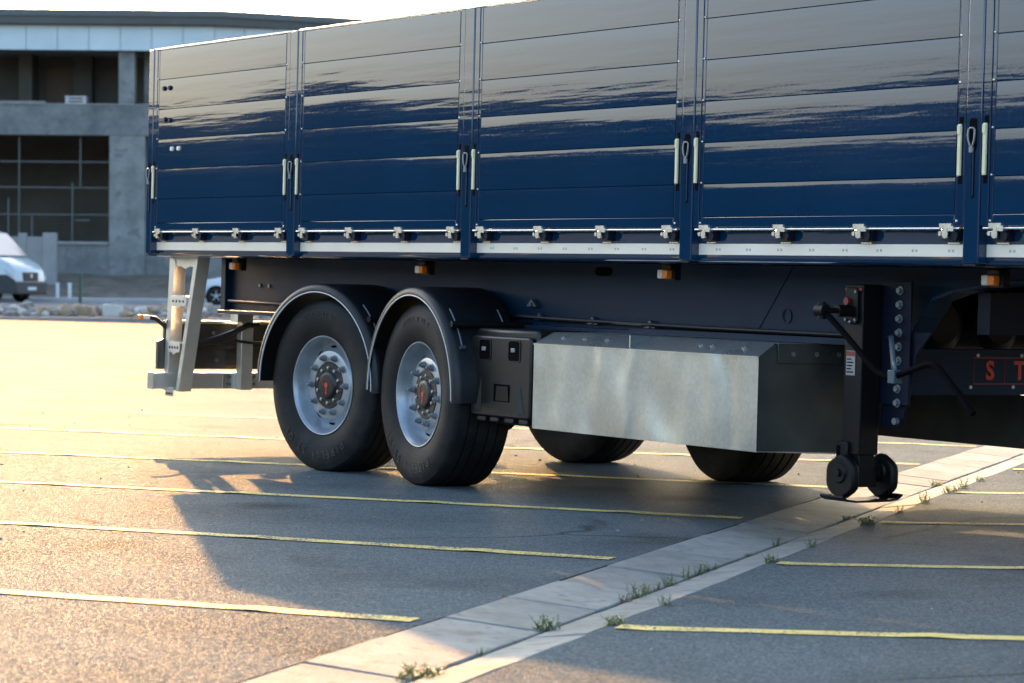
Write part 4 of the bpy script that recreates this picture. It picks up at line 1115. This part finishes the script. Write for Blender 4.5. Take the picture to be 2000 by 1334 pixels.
# ---- rear ladder, underrun bar, lamp board
ld = empty('ladder', T)
LYY = .15
def rail_bar(xt, xb, wt, wb, d, nm):
    MB().add([(xt, LYY, 1.298), (xt+wt, LYY, 1.298), (xt+wt, LYY+d, 1.298), (xt, LYY+d, 1.298), (xb, LYY, .385), (xb+wb, LYY, .385), (xb+wb, LYY+d, .385), (xb, LYY+d, .385)],
             [(0, 3, 2, 1), (4, 5, 6, 7), (0, 1, 5, 4), (1, 2, 6, 5), (2, 3, 7, 6), (3, 0, 4, 7)]).build(nm, 'aluminium', ld, bevel=.004)
rail_bar(.055, -.010, .075, .060, .09, 'ladder_rail')
rail_bar(.425, .180, .050, .050, .095, 'ladder_rail')
def lerp(z, t, b): return b+(t-b)*(z-.385)/(1.298-.385)
wave = [(0, 0), (.12, -.012), (.25, -.008), (.5, -.026), (.75, -.008), (.88, -.012), (1, 0)]
MB().prism([(.13, 1.297)]+[(.13+.275*t, 1.245+d_) for t, d_ in wave]+[(.405, 1.297)], 'y', LYY+.01, LYY+.016).build('top_plate', 'aluminium', ld)
for z in (1.03, .715, .40):
    xl = lerp(z, .055, -.010)+lerp(z, .075, .06); xr = lerp(z, .405, .165)
    st = MB().box(xl, xr, LYY-.012, LYY+.085, z-.006, z+.006)
    hgt = .055
    if z > .5: st.prism([(xl, z-.006)]+[(xl+(xr-xl)*t, z-hgt+d_) for t, d_ in wave]+[(xr, z-.006)], 'y', LYY-.012, LYY-.006)
    else: st.box(xl, xr, LYY-.012, LYY-.006, z-.05, z-.006)
    s_ = st.build('step', 'aluminium', ld, bevel=.0015)
    for k in range(4):
        xx = xl+(xr-xl)*(.16+.225*k)
        MB().cyl((xx, LYY-.014, z-.032), (xx, LYY-.0115, z-.032), .0085, n=10).build('step_hole', 'black_gap', ld)
    for k in range(6):
        xx = xl+(xr-xl)*(.08+.165*k)
        MB().cyl((xx, LYY-.008, z+.006), (xx, LYY-.008, z+.011), .006, n=8).build('step_stud', 'aluminium', ld)
ub = MB().box(.0, .09, .035, 2.515, .398, .508).build('underrun_bar', 'aluminium', T, bevel=.004)
MB().box(-.002, .092, .028, .0345, .396, .51).build('end_cap', 'galvanized', ub)
for y0 in (.655, 1.80):
    br = MB().box(.095, .165, y0, y0+.09, .392, .93).build('underrun_bracket', 'aluminium', T, bevel=.004)
    MB().box(.088, .0945, y0-.10, y0+.17, .402, .504).build('bracket_plate', 'galvanized', br)
    for yy in (-.07, -.05, .14): MB().cyl((.0945, y0+yy, .43), (.105, y0+yy, .43), .011, n=8).cyl((.0945, y0+yy, .48), (.105, y0+yy, .48), .011, n=8).build('bolt', 'nut_steel', br)
    MB().box(.09, .20, y0-.05, y0+.06, .86, .945).build('top_bracket', 'galvanized', br)
lbd = MB().prism([(.10, .53), (2.45, .53), (2.45, .86), (.15, .86), (.15, .74), (.10, .72)], 'x', -.03, .0).build('lamp_board', 'rear_steel', T)
MB().box(-.001, .05, .15, 2.4, .845, .866).build('board_lip', 'aluminium', lbd)
MB().box(.0, .06, .20, 2.3, .675, .69).build('board_fold', 'rear_steel', lbd)
for yy, z in ((.38, .80), (.36, .60), (.55, .59), (.20, .70), (.52, .78)):
    MB().cyl((0, yy, z), (.012, yy, z), .013, n=10).build('bolt', 'nut_steel', lbd)
am = MB().tube([(.01, .165, .80), (.01, .150, .82), (.01, .075, .875), (.01, .03, .882), (.01, -.01, .882)], .016, 8).build('lamp_arm', 'black_plastic', T)
MB().box(-.014, .036, -.028, .022, .868, .898).build('lamp_head', 'trim_white', am, bevel=.005)
MB().box(-.014, .036, -.052, -.0285, .866, .900).build('amber_lens', 'amber', am, bevel=.005)
MB().tube([(.06, .26, .70), (.10, .40, .72), (.13, .52, .76), (.15, .62, .80), (.17, .70, .84), (.18, .78, .845)], .020, 8).tube([(.06, .26, .69), (.10, .40, .705), (.13, .52, .735), (.15, .60, .77), (.17, .66, .83)], .014, 8).build('cable_loom', 'black_plastic', T)
MB().tube([(.16, .60, .735), (.18, .70, .72), (.2, .80, .72), (.2, .88, .76), (.2, .90, .84), (.2, .89, .91)], .010, 6).build('cable', 'black_plastic', T)

# ------------------------------------------------------------------ tractor unit ahead of the trailer (right of the picture)
TR = empty('tractor_unit', None, (9.2, 1.275, 0))
def tp(name, mat, b, bevel=0.0): return MB().box(b[0]-9.2, b[1]-9.2, b[2]-1.275, b[3]-1.275, b[4], b[5]).build(name, mat, TR, bevel)
for y in (.85, 1.62): tp('frame_rail', 'black_steel', (9.2, 14.2, y, y+.08, .72, 1.0), .004)
tp('coupling_plate', 'black_steel', (9.9, 10.8, .85, 1.70, 1.04, 1.17), .01)
tp('cross_tube', 'black_steel', (9.25, 9.35, .93, 1.62, .78, .94))
for x in (10.35, 13.75):
    for y0 in ((.06, .40, 1.77, 2.11) if x < 11 else (.14, 2.06)):
        wv = empty('wheel', TR, (x-9.2, y0+.175-1.275, .52), 0 if y0 < 1 else PI)
        o = link('tyre', tyre_me, wv); o.scale = (.97, .88, .97)
        o = link('rim', rim_me, wv); o.scale = (.97, .88, .97)
    for y0 in (.03, 1.72):
        MB().lathe([(0, .64), (0, .66), (.80 if x < 11 else .42, .66), (.80 if x < 11 else .42, .64)], 40, rad(-80), rad(80), True, M=Matrix.Translation((x-9.2, y0-1.275, .52))).build('mudguard', 'fender_plastic', TR)
tp('fuel_tank', 'aluminium', (11.2, 12.5, .10, .70, .45, 1.05), .12)
tp('battery_box', 'black_plastic', (11.2, 12.3, 1.85, 2.45, .45, 1.05), .05)
MB().prism([(3.45, .55), (5.35, .45), (5.45, 1.2), (5.38, 1.9), (5.05, 3.0), (4.7, 3.55), (3.45, 3.75)], 'y', -1.23, 1.23).build('cab', 'navy_paint', TR, bevel=.08)
MB().prism([(5.44, 1.95), (5.12, 2.95), (5.09, 2.94), (5.40, 1.94)], 'y', -1.1, 1.1, Matrix.Translation((.03, 0, 0))).build('windscreen', 'glass_tint', TR)
for s_ in (-1, 1): MB().prism([(4.35, 1.9), (5.2, 1.9), (4.98, 2.6), (4.35, 2.6)], 'y', s_*1.232-.01, s_*1.232+.01).build('side_window', 'glass_tint', TR)
tp('front_bumper', 'black_plastic', (14.5, 14.75, .06, 2.49, .35, .8), .06)
tag(TR, 'dark blue tractor unit coupled ahead of the trailer', 'truck')

# ------------------------------------------------------------------ weeds in the drain joints
def weed_mesh(seed, nst, h, spread, mat='weed_leaf'):
    r_ = random.Random(seed); mb = MB()
    for s in range(nst):
        a = r_.uniform(0, 6.28); lean = r_.uniform(.1, 1.0); L = h*r_.uniform(.55, 1.1)
        base = Vector((r_.uniform(-1, 1)*spread*.4, r_.uniform(-1, 1)*spread*.25, 0))
        d = Vector((math.cos(a)*lean*spread/h*.6, math.sin(a)*lean*spread/h*.5, 1)).normalized()
        tip = base+d*L
        nl = r_.randint(5, 9)
        mb.cyl(base, tip, .0013, .0006, 3, False)
        for k in range(nl):
            t = (k+.6)/nl; p_ = base+d*L*t; b_ = r_.uniform(0, 6.28)
            out = Vector((math.cos(b_), math.sin(b_), r_.uniform(.2, .9))).normalized()
            ll = h*r_.uniform(.22, .40)*(1-.4*t); wd = ll*r_.uniform(.16, .26)
            sd_ = out.cross(Vector((0, 0, 1))).normalized()*wd
            m1 = p_+out*ll*.5+Vector((0, 0, .1*ll)); e = p_+out*ll
            mb.add([p_, m1+sd_, e, m1-sd_], [(0, 1, 2, 3)])
    return mb.mesh('leaves', mat, 0)
wm = [weed_mesh(1, 16, .055, .10), weed_mesh(2, 22, .06, .12), weed_mesh(3, 9, .05, .07), weed_mesh(4, 5, .05, .05), weed_mesh(5, 7, .035, .06, 'weed_dry')]
weeds = [
 (5.39, -8.78, 1, 1.5, 'sunlit weed tuft in the centre joint nearest the camera'),
 (5.39, -7.53, 0, 1.0, 'low leafy weed in the centre joint in the bottom shade'),
 (5.62, -7.47, 1, .95, 'dense weed clump at the near end of the nearest right bay line'),
 (5.62, -6.84, 2, .9, 'small weed at the drain edge just behind the nearest right bay line'),
 (5.39, -6.55, 4, 1.2, 'dry brown litter clump in the centre joint'),
 (5.39, -6.42, 2, 1.0, 'upright weed just behind the dry brown clump'),
 (5.39, -6.28, 2, .95, 'second upright weed behind the dry brown clump'),
 (5.39, -6.12, 3, 1.1, 'thin weed third behind the dry brown clump'),
 (5.39, -5.95, 2, 1.0, 'bushier weed midway along the centre joint'),
 (5.39, -5.70, 3, 1.0, 'sparse weed sprig midway along the centre joint'),
 (5.39, -5.48, 3, 1.1, 'tall thin sprig before the pair at mid drain'),
 (5.39, -5.33, 2, 1.1, 'weed with upright stems in the centre joint at mid drain'),
 (5.62, -5.13, 0, .75, 'round weed at the near end of the second right bay line'),
 (5.39, -4.05, 3, 1.2, 'lone small weed in the centre joint near the shade edge'),
 (5.39, -4.6, 4, .8, 'flat dry weed in the centre joint near the shade edge'),
 (5.62, -4.35, 2, .8, 'small weed at the right drain edge beyond the second bay line'),
 (5.40, -2.50, 0, .8, 'weed in the centre joint just in front of the landing foot'),
 (5.62, -3.05, 1, 1.0, 'dark weed clump at the near end of the third right bay line'),
 (5.62, -2.2, 2, .8, 'tiny sunlit weed just beyond the third right bay line'),
 (5.63, -1.5, 2, 1.0, 'sunlit weed between the third and fourth right bay lines'),
 (5.63, -0.6, 1, .9, 'sunlit weed clump at the near end of the fourth right bay line'),
 (5.63, -.2, 2, 1.0, 'sunlit weed just beyond the fourth right bay line'),
 (5.63, .5, 0, 1.0, 'farthest sunlit weed at the right drain edge'),
 (5.39, 0.3, 0, .9, 'sunlit weed in the centre joint beyond the landing foot'),
 (5.39, -8.2, 3, .8, 'thin sprig in the centre joint just behind the nearest tuft'),
 (5.02, -6.9, 4, .7, 'dry sprig at the left drain edge in the shade'),
 (5.02, -4.3, 4, .8, 'dark dry tuft at the left drain edge beside the trailer shadow'),
]
rw = random.Random(4)
for n_, u_, k, s, lb in weeds:
    wd_ = empty('weed', None, P(n_, u_, -.002), rw.uniform(-.4, .4)+GA)
    o = link('leaves', wm[k], wd_); q_ = rw.uniform(.95, 1.5); o.scale = (s*q_*rw.uniform(.8, 1.4), s*q_, s*q_*rw.uniform(.6, 1.05))
    tag(wd_, lb, 'weed', 'weeds growing in the drain joints')
